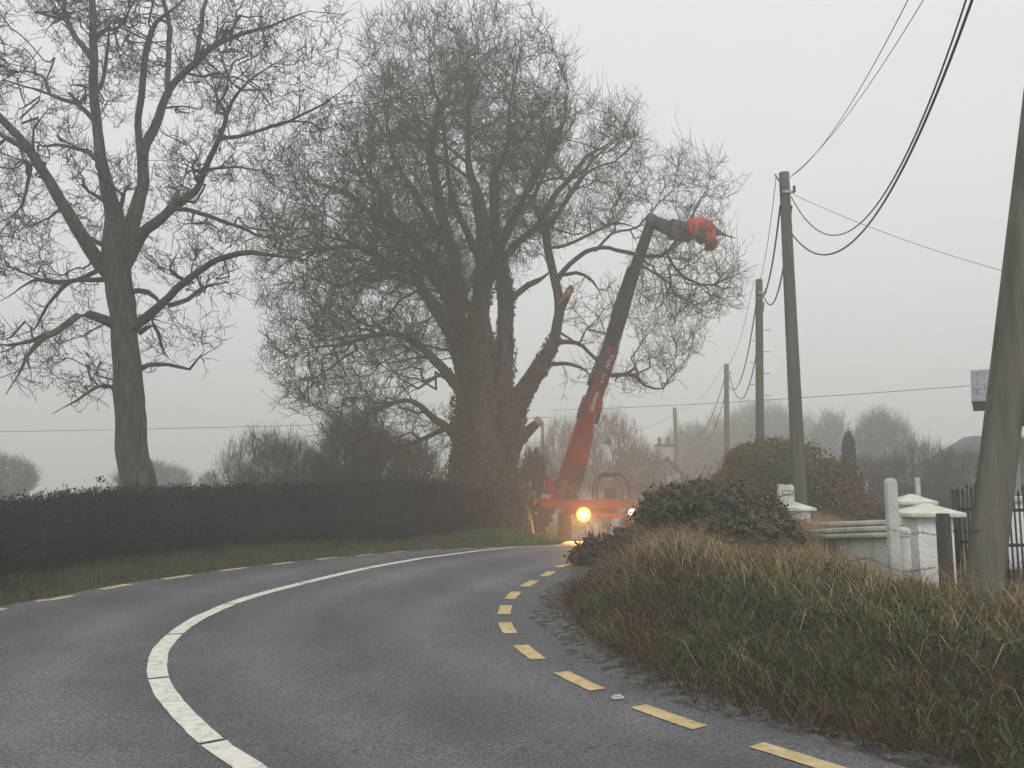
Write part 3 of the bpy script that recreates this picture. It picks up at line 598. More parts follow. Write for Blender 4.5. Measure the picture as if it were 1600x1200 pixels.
small('tall', 545, 640, 23.0, 110, 'sapling', 'upright leafless sapling behind the hedge left of the ivy clad stems', 'sapling', 'thin saplings at the foot of the ivy clad tree', rz=.5)
small('tall', 596, 668, 23.5, 100, 'sapling', 'second leafless sapling, close to the lowest left limb of the ivy clad tree', 'sapling', 'thin saplings at the foot of the ivy clad tree', rz=1.9)
small('tall', 655, 690, 24.5, 90, 'sapling', 'shortest leafless sapling, nearest the ivy clad stems', 'sapling', 'thin saplings at the foot of the ivy clad tree', rz=2.9)
small('vase', 835, 690, 40, 70, 'bare_thicket', 'narrow brown thicket between the ivy clad trunk and the short leaning pole', 'thicket', GB, rz=1.2)
small('vase', 880, 650, 55, 80, 'bare_thicket', 'brown thicket standing behind the foot of the red boom', 'thicket', GB, rz=.8)
small('vase', 945, 640, 50, 140, 'bare_thicket', 'broad brown thicket right of the red boom above the cab', 'thicket', GB, rz=2.5)
small('vase', 1000, 690, 52, 90, 'bare_thicket', 'low brown thicket just left of the old cottage gable', 'thicket', GB, rz=.2)
for i, (px, py, Y, w, lb) in enumerate([(1085, 665, 85, 110, 'misty grey tree just right of the cottage chimney'), (1130, 645, 90, 120, 'misty grey tree behind the fourth pole from the right'),
      (1190, 632, 92, 130, 'tallest misty grey tree of the wood, behind the pole with rungs'), (1245, 645, 90, 110, 'misty grey tree behind the thick dark pole'),
      (1296, 645, 80, 70, 'pale slender misty tree alone right of the thick dark pole'), (1105, 700, 75, 120, 'dark low misty tree under the sagging cables')]):
    small('tall' if i == 4 else ('vase' if i % 2 else 'round'), px, py, Y, w, 'bare_tree', lb, group=GB, rz=i * 1.3)
small('round', 1376, 643, 62, 95, 'bare_tree', 'round fan shaped bare tree standing above the white concrete post', group=GB, rz=.4)
small('vase', 1440, 685, 33, 110, 'bare_thicket', 'dark thicket right of the fan shaped tree', 'thicket', GB, rz=1.4)
small('vase', 1345, 708, 32.5, 90, 'bare_thicket', 'dark thicket at the foot of the narrow cypress', 'thicket', GB, rz=2.4)
small('vase', 1395, 712, 30, 110, 'bare_thicket', 'dark low thicket under the fan shaped tree', 'thicket', GB, rz=.9)
small('vase', 1505, 698, 31, 110, 'bare_thicket', 'dark thicket in front of the barn roof beside the mossy pole', 'thicket', GB, rz=.3)
for k in protos:
    for o in protos[k]: bpy.data.objects.remove(o)

# ------------------------------------------------------------ leafy bushes
def bush(name, label, cat, blobs, n, size, mt, seed, core=.74, group=None, stemmat=None, spikes=0):
    r = np.random.default_rng(seed); Bl = np.array([[*at(px, py, Y), rx * Y / F_, ry, rz * Y / F_] for px, py, rx, rz, Y, ry in blobs])
    c0 = Bl[:, :3].mean(0); base = np.array([c0[0], c0[1], gz(c0[0], c0[1])]); root = empty(name, base); tag(root, label, cat, group)
    area = Bl[:, 3] * Bl[:, 5] + Bl[:, 4] * Bl[:, 5]; k = r.choice(len(Bl), n, p=area / area.sum())
    d = r.normal(0, 1, (n, 3)); d /= np.linalg.norm(d, axis=1, keepdims=True); rr = 1.05 - .3 * r.random(n) ** 1.5 + .22 * (r.random(n) < .10) * r.random(n) + .08 * np.sin(d[:, 0] * 11 + d[:, 2] * 5 + k * 2) + .10 * np.sin(d[:, 0] * 7 + k) * np.cos(d[:, 2] * 6) + .07 * np.sin(d[:, 0] * 17 + d[:, 2] * 13)
    C = Bl[k, :3] + d * Bl[k, 3:] * rr[:, None]
    ins = np.zeros(n, bool)
    for b_ in Bl: ins |= (((C - b_[:3]) / b_[3:]) ** 2).sum(1) < .5
    C, d = C[~ins], d[~ins]; V, F, a = leaves(C, d, size, r, .8)
    if spikes:
        kk = r.choice(len(C), spikes); t = np.linspace(0, 1, 5)[None, :, None]; dd = d[kk] + r.normal(0, .4, (spikes, 3)) + np.array([0, 0, .5]); L = (.08 + .24 * r.random((spikes, 1, 1)))
        B = C[kk][:, None] + dd[:, None] * L * t + np.array([0, 0, -.5]) * L * t * t; V2, F2 = tubes(B, np.full((spikes, 5), .004) * np.linspace(1, .5, 5)[None], 3)
        a = np.concatenate([a, np.full(len(V2), .95)]); F = np.vstack([F, F2 + len(V)]); V = np.vstack([V, V2])
    mesh_obj('foliage', V - base, F, mt, root, attr=a)
    Vs, Fs, n0 = [], [], 0
    for b_ in Bl:
        th, ph = np.meshgrid(np.linspace(0, 2 * pi, 25)[:-1], np.linspace(.02, pi - .02, 14)); q = np.stack([np.cos(th) * np.sin(ph), np.sin(th) * np.sin(ph), np.cos(ph)], -1).reshape(-1, 3)
        Vs.append(b_[:3] + q * b_[3:] * core * (1 + .09 * r.normal(0, 1, (len(q), 1)))); i, j = np.meshgrid(np.arange(13), np.arange(24), indexing='ij'); i, j = i.ravel(), j.ravel()
        Fs.append(np.c_[i * 24 + j, i * 24 + (j + 1) % 24, (i + 1) * 24 + (j + 1) % 24, (i + 1) * 24 + j] + n0); n0 += len(q)
    Vc = np.vstack(Vs); o = mesh_obj('dark_core', Vc - base, np.vstack(Fs), M['hedge'], root, attr=np.full(len(Vc), .2))  # solid dark lumpy ellipsoids filling the bush behind its leaves
    return root
bush('bramble_bush', 'dark green bramble bush on the bank left of the white wall', 'bush', [(1075, 800, 75, 42, 11.5, .9), (1150, 815, 70, 45, 11, .8), (1205, 845, 38, 36, 10, .6), (1110, 785, 50, 30, 12, .8), (1170, 850, 60, 40, 9.6, .6)], 30000, .048, M['bramble'], 21, spikes=700)
bush('bramble_bush', 'brown tangled bush at the tip of the bank below the headlights', 'bush', [(935, 868, 42, 30, 13.2, .6), (992, 862, 50, 38, 13.2, .7), (1052, 822, 34, 44, 13.5, .8)], 9000, .05, M['dead'], 22, spikes=500)
bush('scrub_mound', 'large green and rust mound of scrub around the foot of the thick dark pole', 'bush', [(1195, 755, 70, 60, 21, 1.6), (1255, 775, 75, 66, 20.5, 1.6), (1330, 808, 70, 36, 20, 1.4), (1150, 775, 42, 40, 21, 1.2), (1212, 722, 58, 36, 21.5, 1.2), (1290, 770, 50, 50, 20.5, 1.2), (1165, 725, 30, 28, 21, .8)], 46000, .062, M['gorse'], 23, spikes=500)
bush('cypress', 'narrow dark cypress standing left of the fan shaped tree', 'tree', [(1326, 700, 9, 24, 31, .22), (1326, 730, 10.5, 36, 31, .25), (1326, 775, 11, 40, 31, .25)], 7000, .07, M['cypress'], 24, core=.85)
bush('evergreen_bush', 'dark upright evergreen bush right of the ivy clad trunk', 'bush', [(833, 745, 20, 38, 34, .6), (838, 790, 26, 40, 34, .7)], 5000, .12, M['hedge'], 25)

# ------------------------------------------------------------ hedge along the left
HP = np.array([[-6.6, 4.0], [-6.75, 7.0], [*at(0, 800, 10.6)[:2]], [*at(180, 800, 12.3)[:2]], [*at(400, 800, 14.6)[:2]], [*at(560, 800, 16.6)[:2]], [*at(660, 800, 18.6)[:2]], [*at(715, 800, 21)[:2]], [*at(752, 800, 24.2)[:2]]])
HT = np.array([790, 790, 790, 772, 765, 759, 757, 762, 778])
hc = crom(np.c_[HP, [1.30, 1.32] + [at(800, t, y)[2] for t, y in zip(HT[2:], HP[2:, 1])]], .15)
r = np.random.default_rng(31)
T = np.gradient(hc[:, :2], axis=0); T /= np.linalg.norm(T, axis=1, keepdims=True); Nn = np.c_[T[:, 1], -T[:, 0]]
gb = ground(hc[:, 0], hc[:, 1]); prof = [(-.42, 0), (-.5, .35), (-.46, .8), (-.34, .95), (0, 1.0), (.34, .95), (.48, .8), (.52, .35), (.44, 0)]
Vs = []
for u, v in prof:
    jj = r.normal(0, .03, len(hc)); Vs.append(np.c_[hc[:, :2] + Nn * (u * .9 + jj)[:, None], gb + (hc[:, 2] - gb) * v * .965 - .05 * (v == 0) + jj])
V = np.stack(Vs, 1).reshape(-1, 3); k = len(prof); m = len(hc); i, j = np.meshgrid(np.arange(m - 1), np.arange(k - 1), indexing='ij'); i, j = i.ravel(), j.ravel()
hroot = empty('hedge', (HP[4][0], HP[4][1], gz(*HP[4]))); tag(hroot, 'long dark clipped leafless hedge curving along the left verge', 'hedge')
hl = np.array(hroot.location)
mesh_obj('core', V - hl, [np.c_[i * k + j, i * k + j + 1, (i + 1) * k + j + 1, (i + 1) * k + j], np.array([list(range(k)), list(range((m - 1) * k, m * k))[::-1]])], M['hedge'], hroot, attr=np.full(len(V), .3))
n = 42000; s = r.random(n) * (m - 1); i0 = s.astype(int); fr = (s - i0)[:, None]; c = hc[i0] * (1 - fr) + hc[i0 + 1] * fr; nn = Nn[i0]; gg = gb[i0]
pa = r.random(n) * (k - 1); pi0 = pa.astype(int); pf = pa - pi0; pr_ = np.array(prof); pu = pr_[pi0, 0] * (1 - pf) + pr_[pi0 + 1, 0] * pf; pv = pr_[pi0, 1] * (1 - pf) + pr_[pi0 + 1, 1] * pf
B0 = np.c_[c[:, :2] + nn * (pu * .92)[:, None], gg + (c[:, 2] - gg) * pv * .97]
outd = np.c_[nn * np.sign(pu)[:, None] * (.9 - pv[:, None] ** 3 * .7), .15 + pv ** 4 * 1.2] + r.normal(0, .5, (n, 3)); outd /= np.linalg.norm(outd, axis=1, keepdims=True)
Lh = (.05 + .11 * r.random(n) + .12 * (r.random(n) > .97) * (1.2 - hc[i0, 1] / 20))[:, None, None]; t = np.linspace(0, 1, 3)[None, :, None]
B = B0[:, None] + outd[:, None] * Lh * t + r.normal(0, .12, (n, 3, 3)) * Lh * t
V, F = tubes(B, np.full((n, 3), .0042) * np.array([1, .8, .5])[None], 3); mesh_obj('twigs', V - hl, F, M['hedge'], hroot, attr=np.repeat(r.random(n), 9))
V, F, a = leaves(B[:30000, 2], outd[:30000], .035, r, 1); mesh_obj('leaves', V - hl, F, M['hedge'], hroot, attr=a)
# little sprig standing proud of the hedge
sp = at(160, 768, 12.2); b = MB(); tip = at(156, 750, 12.2); b.cyl(sp, tip, .004, .003, 5)
for q in ((-.05, .03), (.04, .05), (.06, -.01), (-.03, -.01)): b.cyl(tip - np.array([0, 0, .03]), tip + np.array([q[0], 0, q[1]]), .003, .002, 4)
b.build('sprig', M['hedge'], None).parent = hroot
bpy.data.objects['sprig'].location = -Vector(hl)
V, F, a = leaves(np.array([tip + np.array([q[0], 0, q[1]]) for q in ((-.05, .03), (.04, .05), (.06, -.01), (-.03, -.01), (0, .02))]), np.tile([0, -1., .3], (5, 1)), .05, r); mesh_obj('sprig_leaves', V - hl, F, M['hedge'], hroot, attr=a)

# ------------------------------------------------------------ grass
def blades(P, h, w, lean, r, wind=(0.25, 0)):
    n = len(P); az = r.random(n) * 2 * pi; side = np.c_[np.cos(az), np.sin(az), np.zeros(n)]; la = r.random(n) * 2 * pi
    ld = np.c_[np.cos(la) * lean + wind[0], np.sin(la) * lean + wind[1], np.zeros(n)] * h[:, None]
    up = np.array([0, 0, 1]) * h[:, None]; w = (w * (.6 + .8 * r.random(n)))[:, None] if np.isscalar(w) else w[:, None]
    b0, b1 = P - side * w, P + side * w; m = P + up * .55 + ld * .3; m0, m1 = m - side * w * .8, m + side * w * .8; tp = P + up * (.98 - .2 * lean) + ld
    V = np.stack([b0, b1, m0, m1, tp], 1).reshape(-1, 3); k = (np.arange(n) * 5)[:, None]
    return V, [k + np.array([[0, 1, 3, 2]]), k + np.array([[2, 3, 4]])], np.repeat(r.random(n), 5)
def scatter(n, x0, x1, y0, y1, f, r):
    X, Y = x0 + (x1 - x0) * r.random(n), y0 + (y1 - y0) * r.random(n); dR, dL = sdist(X, Y, REs) - BACK(Y), -sdist(X, Y, LEs)
    k = r.random(n) < f(X, Y, dR, dL); X, Y = X[k], Y[k]; return np.c_[X, Y, ground(X, Y)]
def nz(X, Y, s, seed): return .5 + .5 * lump(X, Y, s, seed)
def grassobj(name, P, h, w, lean, mt, label, r, wind=(.2, 0)):
    V, F, a = blades(P, h, w, lean, r, wind); o = mesh_obj(name, V, F, mt, attr=a); tag(o, label, 'grass', kind='stuff'); return o
r = np.random.default_rng(41)
dRp = lambda P: sdist(P[:, 0], P[:, 1], REs)
P = scatter(520000, -.2, 9.5, 2.6, 16, lambda X, Y, dR, dL: np.clip(sst(.40, .7, dR) * (dR < 4.5) * (.35 + .9 * nz(X, Y, 1.1, 1)) / (1 + .12 * np.maximum(Y - 5, 0)), 0, 1) * .62, r)
grassobj('bank_grass', P, (.05 + .10 * r.random(len(P)) ** 1.5) * (.3 + 1.5 * nz(P[:, 0], P[:, 1], 2.4, 3) ** 1.5), .0032, 1.25, M['grass'], 'damp green grass covering the roadside bank at right', r, (-.1, -.15))
P = scatter(300000, -.2, 9.5, 2.6, 17, lambda X, Y, dR, dL: np.clip((.22 * sst(.5, .9, dR) + .78 * sst(.95, 1.5, dR + .6 * (nz(X, Y, 1.3, 5) - .5))) * (dR < 5) * np.clip(nz(X, Y, .9, 4) * 1.9 - .2 + .5 * sst(7, 8.5, Y), 0.3, 1) ** 1.2, 0, 1) * .42, r)
grassobj('dry_grass', P, (.08 + .22 * r.random(len(P)) ** 1.5) * (.6 + .7 * nz(P[:, 0], P[:, 1], 1.8, 7)) * (1 + .35 * (P[:, 1] > 7.5) + .5 * (dRp(P) > 1.7) * (P[:, 1] < 6.8)), .0022, 1.1, M['grass_dry'], 'long straw coloured dead grass along the top of the bank', r, (-.3, -.1))
P = scatter(330000, -.2, 8.5, 2.6, 15, lambda X, Y, dR, dL: np.clip(sst(.34, .5, dR) * (1 - .8 * sst(.7, 1.5, dR - .5 * sst(6, 8.5, Y))) * np.clip(nz(X, Y, 1.5, 6) * 1.7 - .25, .2, 1), 0, 1) * .6, r)
grassobj('dead_stalks', P, .06 + .22 * r.random(len(P)) ** 1.6, .003, 1.2, M['dead'], 'dark brown dead stalks and bramble at the foot of the bank', r, (-.3, -.2))
# broad leaved weeds and bramble leaves creeping through the bank
P = scatter(90000, -.2, 8.5, 2.6, 14, lambda X, Y, dR, dL: np.clip(sst(.5, .8, dR) * (dR < 3) * np.clip(nz(X, Y, 2.7, 11) * 2.4 - 1.2, 0, 1), 0, 1), r)
P[:, 2] += .02 + .10 * r.random(len(P)); V, F, a = leaves(P, np.tile([-.5, -.6, .8], (len(P), 1)), .022, r, .7); o = mesh_obj('bank_weeds', V, F, M['bramble'], attr=a); tag(o, 'low leafy weeds growing through the bank grass', 'weeds', kind='stuff')
P = scatter(200000, -8, 2, 6, 24, lambda X, Y, dR, dL: np.clip(sst(.02, .2, dL) * (dL < 2.3) * (.6 + .4 * nz(X, Y, 2, 2)), 0, 1) * .8, r)
grassobj('verge_grass', P, (.04 + .11 * r.random(len(P)) ** 1.4) * (.5 + nz(P[:, 0], P[:, 1], 3, 5)), .0040, 1.0, M['verge'], 'short green grass on the verge below the dark hedge', r)
P = scatter(120000, -6, 14, 19, 60, lambda X, Y, dR, dL: np.clip(((dL > .15) | (dR > .5)) * np.clip(30 / Y - .3, 0, 1), 0, 1), r)
grassobj('field_grass', P, .07 + .12 * r.random(len(P)), .009, .5, M['grass'], 'pale green grass beyond the bend around the machine', r)
# fallen leaves and grit along the foot of the right bank
P = scatter(60000, -.3, 6, 3, 14, lambda X, Y, dR, dL: np.clip(sst(.12, .4, dR) * (1 - sst(.5, .75, dR)), 0, 1) * .5 * np.clip(nz(X, Y, 3, 8) * 1.5 - .2, .1, 1), r)
P[:, 2] = np.maximum(P[:, 2], g(P[:, 1]) + .012) + .008
V, F, a = leaves(P, np.tile([0, 0, 1.], (len(P), 1)), .028, r, .35); o = mesh_obj('leaf_litter', V, F, M['dead'], attr=a); tag(o, 'brown wet leaf litter and grit along the right road edge', 'litter', kind='stuff')

# ------------------------------------------------------------ poles and cables
def pole(px_top, py_top, px_bot, py_bot, Y, rt, rb, label, group='wooden utility poles along the right of the road', m='pole_far', lean=0):
    tp, bt = at(px_top, py_top, Y + lean), at(px_bot, py_bot, Y); d = tp - bt; gzz = gz(bt[0], bt[1]); bt = bt + d * ((gzz - .15 - bt[2]) / d[2])
    root = empty('utility_pole', (bt[0], bt[1], gzz)); tag(root, label, 'pole', group)
    loc = np.array([bt[0], bt[1], gzz]); n = 14; S = 22; t = np.linspace(0, 1, S)[:, None]; C = bt - loc + (tp - bt) * t; rad = rb + (rt - rb) * t[:, 0]
    V, F, cap = limb_tube(np.c_[C, rad], 20); tri = np.vstack(cap)[:, :3]; o = mesh_obj('pole_shaft', V, [F, tri], M[m], root, smooth=True)
    return root, tp, bt, loc
def fitting(root, loc, p, w=.3, n=2):
    b = MB(); b.box(p - loc, (w, .05, .06)); b.build('bracket', M['metal'], root, .005)
    for s in (-1, 1): 
        b = MB(); q = p - loc + np.array([s * w * .46, -.02, 0]); b.cyl(q, q + np.array([0, 0, .09]), .03, .022, 10); b.cyl(q + np.array([0, 0, .09]), q + np.array([0, 0, .13]), .035, .02, 10); b.build('insulator', M['black'], root)
p1, t1, b1, l1 = pole(1744, -850, 1538, 905, 6.0, .108, .120, 'near mossy green wooden pole cut by the right edge of the view', m='pole')
p2, t2, b2, l2 = pole(1225, 271, 1250, 790, 18, .105, .15, 'tall dark wooden pole leaning left, second from the right')
p3, t3, b3, l3 = pole(1186, 437, 1188, 800, 27, .11, .14, 'straight grey pole with step rungs rising behind the scrub mound')
p4, t4, b4, l4 = pole(1135, 569, 1136, 790, 44, .12, .16, 'thin pole between the rung pole and the cottage')
p5, t5, b5, l5 = pole(1054, 637, 1060, 790, 58, .12, .17, 'small distant pole right beside the cottage chimney')
p6, t6, b6, l6 = pole(847, 658, 852, 790, 62, .11, .15, 'short distant pole between the sawn off limb and the red boom')
for (rt, lc, tp, dz) in ((p2, l2, t2, -.45), (p3, l3, t3, -.45), (p4, l4, t4, -.5), (p5, l5, t5, -.5), (p6, l6, t6, -.4)): fitting(rt, lc, tp + np.array([.02, -.12, dz]), .3)
for i in range(7):
    s = -1 if i % 2 else 1; q = at(1187, 516 + i * 17, 27); b = MB(); b.cyl(q - l3 + np.array([0, -.05, 0]), q - l3 + np.array([s * .32, -.05, .0]), .012, n=6); b.build('step_rung', M['metal'], p3)
b = MB(); q = t2 - l2; b.beam(q + np.array([-.1, -.08, -.25]), q + np.array([-.23, -.1, -.05]), .03, .03); b.build('stay_bracket', M['metal'], p2)
b = MB(); b.cyl(q + np.array([0, 0, -.01]), q + np.array([0, 0, .015]), .112, .108, 16); b.build('pole_cap', M['metal'], p2)
def cable(a, b_, sag, rad, label, group=None, n=40, dz=None):
    t = np.linspace(0, 1, n)[:, None]; P = a * (1 - t) + b_ * t; P[:, 2] -= (4 * sag * t * (1 - t))[:, 0]
    o0 = P[0].copy(); V, F = tubes((P - o0)[None], np.full((1, n), rad), 6); o = mesh_obj('overhead_cable', V, F, M['cable'], smooth=True); o.location = o0; tag(o, label, 'cable', group); return o
GC = 'overhead cables'
v = lambda *a: np.array(a)
# near span: pole 2 to the near pole, fitted to the curve seen
near_top = v(t1[0] - .1, 4.4, 8.2)
cable(at(1236, 307, 17.85), v(4.43, 6.0, 8.59), 2.59, .011, 'thick cable sagging highest of the thick pair to the dark pole', GC)
cable(at(1219, 334, 17.85), v(3.99, 6.0, 6.8), 2.03, .014, 'thick cable sagging lowest of the pair to the dark pole', GC)
cable(at(1234, 277, 17.85), v(3.71, 6.0, 6.72), .48, .006, 'thin wire, left of the thin pair above the dark pole', GC)
cable(at(1234, 277, 17.85), v(4.458, 6.0, 7.618), 0.497, .006, 'thin wire, right of the thin pair above the dark pole', GC)
cable(at(1240, 304, 17.9), at(1600, 432, 15), .12, .005, 'thin wire falling from the dark pole to the porch at right', GC)
A, B_ = v(.1, 0, 0), v(.06, 0, 0)
for (ta, tb, sag, la_, lb_) in ((t2, t3, .75, 'dark tall pole', 'rung pole'), (t3, t4, 1.6, 'rung pole', 'thin pole'), (t4, t5, 2.2, 'thin pole', 'cottage pole')):
    cable(ta + v(-.14, -.1, -.75), tb + v(-.14, -.1, -.55), sag, .02, 'thick cable from the %s to the %s, left one' % (la_, lb_), GC)
    cable(ta + v(.10, -.1, -.75), tb + v(.12, -.1, -.6), sag * 1.25, .02, 'thick cable from the %s to the %s, lower one' % (la_, lb_), GC)
    cable(ta + v(-.2, -.1, -.1), tb + v(0, -.1, -.05), sag * .35, .008, 'thin top wire from the %s to the %s' % (la_, lb_), GC)
cable(t5 + v(-.1, -.1, -.5), at(935, 675, 85), .6, .012, 'thin wire running left from the cottage pole', GC)
cable(at(-260, 678, 44), at(860, 652, 44), .12, .012, 'faint level wire crossing behind the left tree', GC)
cable(at(860, 641, 44), at(1525, 602, 26), .10, .010, 'faint wire rising from the boom to the porch roof', GC)

# ------------------------------------------------------------ white entrance walls
def pillar(px, ytop, Y, cw, bw, label, name='gate_pillar', finial=True):
    c = at(px, ytop, Y); base = gz(c[0], Y) - .1; root = empty(name, (c[0], Y, base + .1)); tag(root, label, 'pillar', 'white pillars with pointed caps'); zt = c[2] - base - .1
    b = MB(); b.box((0, 0, (zt - .14 - .1) / 2), (bw, bw, zt - .14 + .1)); b.build('shaft', M['render_white'], root, .01)
    b = MB(); b.box((0, 0, zt - .115), (cw, cw, .05)); b.build('cap_slab', M['coping'], root, .008)
    b = MB(); b.pyramid((0, 0, zt - .09), cw * .97, cw * .97, .10); b.build('cap', M['coping'], root, .005)
    return root, c
pillar(1447, 788, 10, .60, .40, 'nearest white pillar with a pointed green tinted cap beside the timber post')
pillar(1423, 773, 12.4, .52, .36, 'white pillar half hidden behind the nearest capped pillar')
pc_, cc = pillar(1240, 785, 15, .58, .42, 'white pillar carrying an upright white stone, at the left end of the wall')
b = MB(); s_ = at(1228, 782, 15)
w = .13; zb, zt = s_[2] + .0, at(1228, 755, 15)[2]; o0 = v(s_[0], 15, zb - .03)
b.prism([(-w, -.04), (w, -.04), (w, zt - zb - .02), (w * .7, zt - zb + .01), (w * .1, zt - zb - .015), (-w * .5, zt - zb + .02), (-w, zt - zb)], -.06, .06)
sroot = empty('name_stone', o0); tag(sroot, 'upright weathered white stone on the left end pillar', 'stone'); b.build('stone', M['concrete'], sroot, .008)
b = MB(); 
for (a0, a1, c0_, c1_) in ((-.08, .11, .19, .2), (-.08, .11, .125, .135), (-.08, -.07, .125, .2), (.10, .11, .125, .2)): b.box(((a0 + a1) / 2, -.063, (c0_ + c1_) / 2), (a1 - a0, .008, c1_ - c0_))
b.build('plaque_frame', M['black'], sroot)
def wall(A, B, th, label, copz=.07, steps=1):
    """A,B = (x,y,ztop)"""
    A, B = np.array(A, float), np.array(B, float); base = min(gz(A[0], A[1]), gz(B[0], B[1])) - .1; mid = (A + B) / 2; root = empty('boundary_wall', (mid[0], mid[1], base + .1)); tag(root, label, 'wall', 'white roadside boundary walls'); lo = np.array(root.location)
    d = B - A; L = math.hypot(d[0], d[1]); a = math.atan2(d[1], d[0]); ux, uy = d[0] / L, d[1] / L; n_ = np.array([-uy, ux, 0])
    def slab(z0, z1, t_, name, m, bev):
        V = []
        for E_ in (A, B):
            for s in (-1, 1):
                for z in (z0, z1): p = E_ + n_ * s * t_ / 2; V.append([p[0], p[1], (E_[2] + z) if z is not None else base])
        b = MB(); b.add(np.array(V) - lo, [(0, 1, 3, 2), (4, 6, 7, 5), (0, 4, 5, 1), (2, 3, 7, 6), (0, 2, 6, 4), (1, 5, 7, 3)]); return b.build(name, m, root, bev)
    slab(None, -copz, th, 'wall_face', M['render_white'], .005)
    slab(-copz + .002, 0, th + .12, 'coping', M['coping'], .012)
    if steps > 1: slab(-copz * 2.4, -copz * 1.4, th + .18, 'lower_coping', M['coping'], .012)
a, c = at(1262, 817, 14.8), at(1402, 812, 12.4); wall(a, c, .22, 'rear white wall section with a single coping, joining the two far pillars')
a, c = at(1228, 830, 14.2), at(1418, 821, 10.1); wall(a, c, .22, 'front white wall with a double stepped coping, ending at the nearest capped pillar', .055, 2)
a, c = at(1562, 777, 13.5), at(1720, 770, 13.5); wall(a, c, .2, 'short white garden wall behind the black railings at right', .08)
def post(px, ptop, Y, w, d, label, m, name, rnd=False, cat='post', group=None, lean=0):
    c = at(px, ptop, Y); base = gz(c[0], Y); h = c[2] - base; root = empty(name, (c[0], Y, base)); b = MB()
    if rnd == 'arch': b.prism([(-w / 2, -.15), (w / 2, -.15), (w / 2 * .95, h - w / 2)] + [(cos(t_) * w / 2 * .95, h - w / 2 + sin(t_) * w / 2) for t_ in np.linspace(.3, pi - .3, 6)] + [(-w / 2 * .95, h - w / 2)], -d / 2, d / 2)
    elif rnd == 'pipe': b.cyl((0, 0, -.15), (0, 0, h - .04), w / 2, n=18); b.cyl((0, 0, h - .04), (0, 0, h + .03), w / 2 * 1.15, n=18); b.cyl((0, 0, h + .03), (0, 0, h + .05), w / 2 * 1.1, w * .2, n=18)
    else: b.cyl((0, 0, -.15), (lean, 0, h - .02), w / 2, w / 2 * .95, n=14); b.cyl((lean, 0, h - .02), (lean, 0, h), w / 2 * .95, w / 2 * .8, n=14)
    o = b.build('shaft', m, root, .006); tag(root, label, cat, group); return root
post(1391, 747, 8.2, .10, .08, 'tall white concrete fence post with rounded top before the wall', M['concrete'], 'fence_post', 'arch')
post(1433, 746, 14, .07, .06, 'thin white post poking up behind the capped pillars', M['concrete'], 'fence_post', 'arch')
post(1412, 832, 8.4, .11, .11, 'short pale pipe bollard between the concrete post and the nearest pillar', M['concrete'], 'bollard', 'pipe', 'bollard')
post(1473, 802, 6.9, .115, .115, 'dark weathered timber fence post in front of the nearest capped pillar', M['timber'], 'fence_post')
def wire(pts, rad, label, seed, barbs=True):
    r = np.random.default_rng(seed); C = crom(np.array([at(*p) for p in pts]), .04); C += r.normal(0, .003, C.shape); o0 = C[0].copy(); V, F = tubes((C - o0)[None], np.full((1, len(C)), rad), 5); parts = [(V, F)]
    if barbs:
        for i in range(3, len(C) - 2, 4):
            for _ in range(2):
                d = r.normal(0, 1, 3); d /= np.linalg.norm(d); S = np.array([C[i] - d * .018, C[i], C[i] + d * .018]) - o0; parts.append(tubes(S[None], np.full((1, 3), rad * .8), 3))
    V, F = join(parts); o = mesh_obj('barbed_wire', V, F, M['black']); o.location = o0; tag(o, label, 'wire', 'strands of barbed wire')
wire([(1385, 825, 8.15), (1420, 835, 7.8), (1440, 832, 7.4), (1462, 836, 6.95)], .0022, 'upper barbed strand between the concrete post and the timber post', 1)
wire([(1300, 868, 8.6), (1330, 876, 8.5), (1358, 873, 8.4), (1385, 885, 8.15), (1415, 893, 7.8), (1462, 886, 6.95)], .0028, 'lower slack barbed strand hanging across the white wall', 2)
wire([(1484, 828, 6.85), (1505, 832, 6.3), (1535, 828, 5.3)], .0022, 'short barbed strand between the timber post and the mossy pole', 3)
# black railings
def railing(x0p, x1p, Y, ztop_px, label, n):
    A, B = at(x0p, ztop_px, Y), at(x1p, ztop_px, Y); base = gz((A[0] + B[0]) / 2, Y); root = empty('iron_gate', ((A[0] + B[0]) / 2, Y, base)); tag(root, label, 'gate', 'black iron railings'); lo = np.array([root.location.x, Y, base])
    h = A[2] - base; W2 = (B[0] - A[0]) / 2
    for k in range(n):
        x = -W2 + 2 * W2 * k / (n - 1); hh = h - .12 + .10 * sin(pi * k / (n - 1)) + (.05 if k % 2 else 0); b = MB(); b.cyl((x, 0, .05), (x, 0, hh), .010, n=6); b.cyl((x, 0, hh), (x, 0, hh + .07), .016, .002, 6); b.build('bar', M['black'], root)
    for z in (.14, h * .52, h - .22): b = MB(); b.box((0, 0, z), (2 * W2, .02, .035)); b.build('rail', M['black'], root)
    for x in (-W2, W2): b = MB(); b.box((x, 0, h / 2), (.05, .05, h)); b.build('gate_stile', M['black'], root)
railing(1490, 1545, 10.2, 765, 'black iron gate between the timber post and the mossy pole', 9)
railing(1560, 1720, 9.6, 765, 'black iron railings right of the mossy pole', 22)
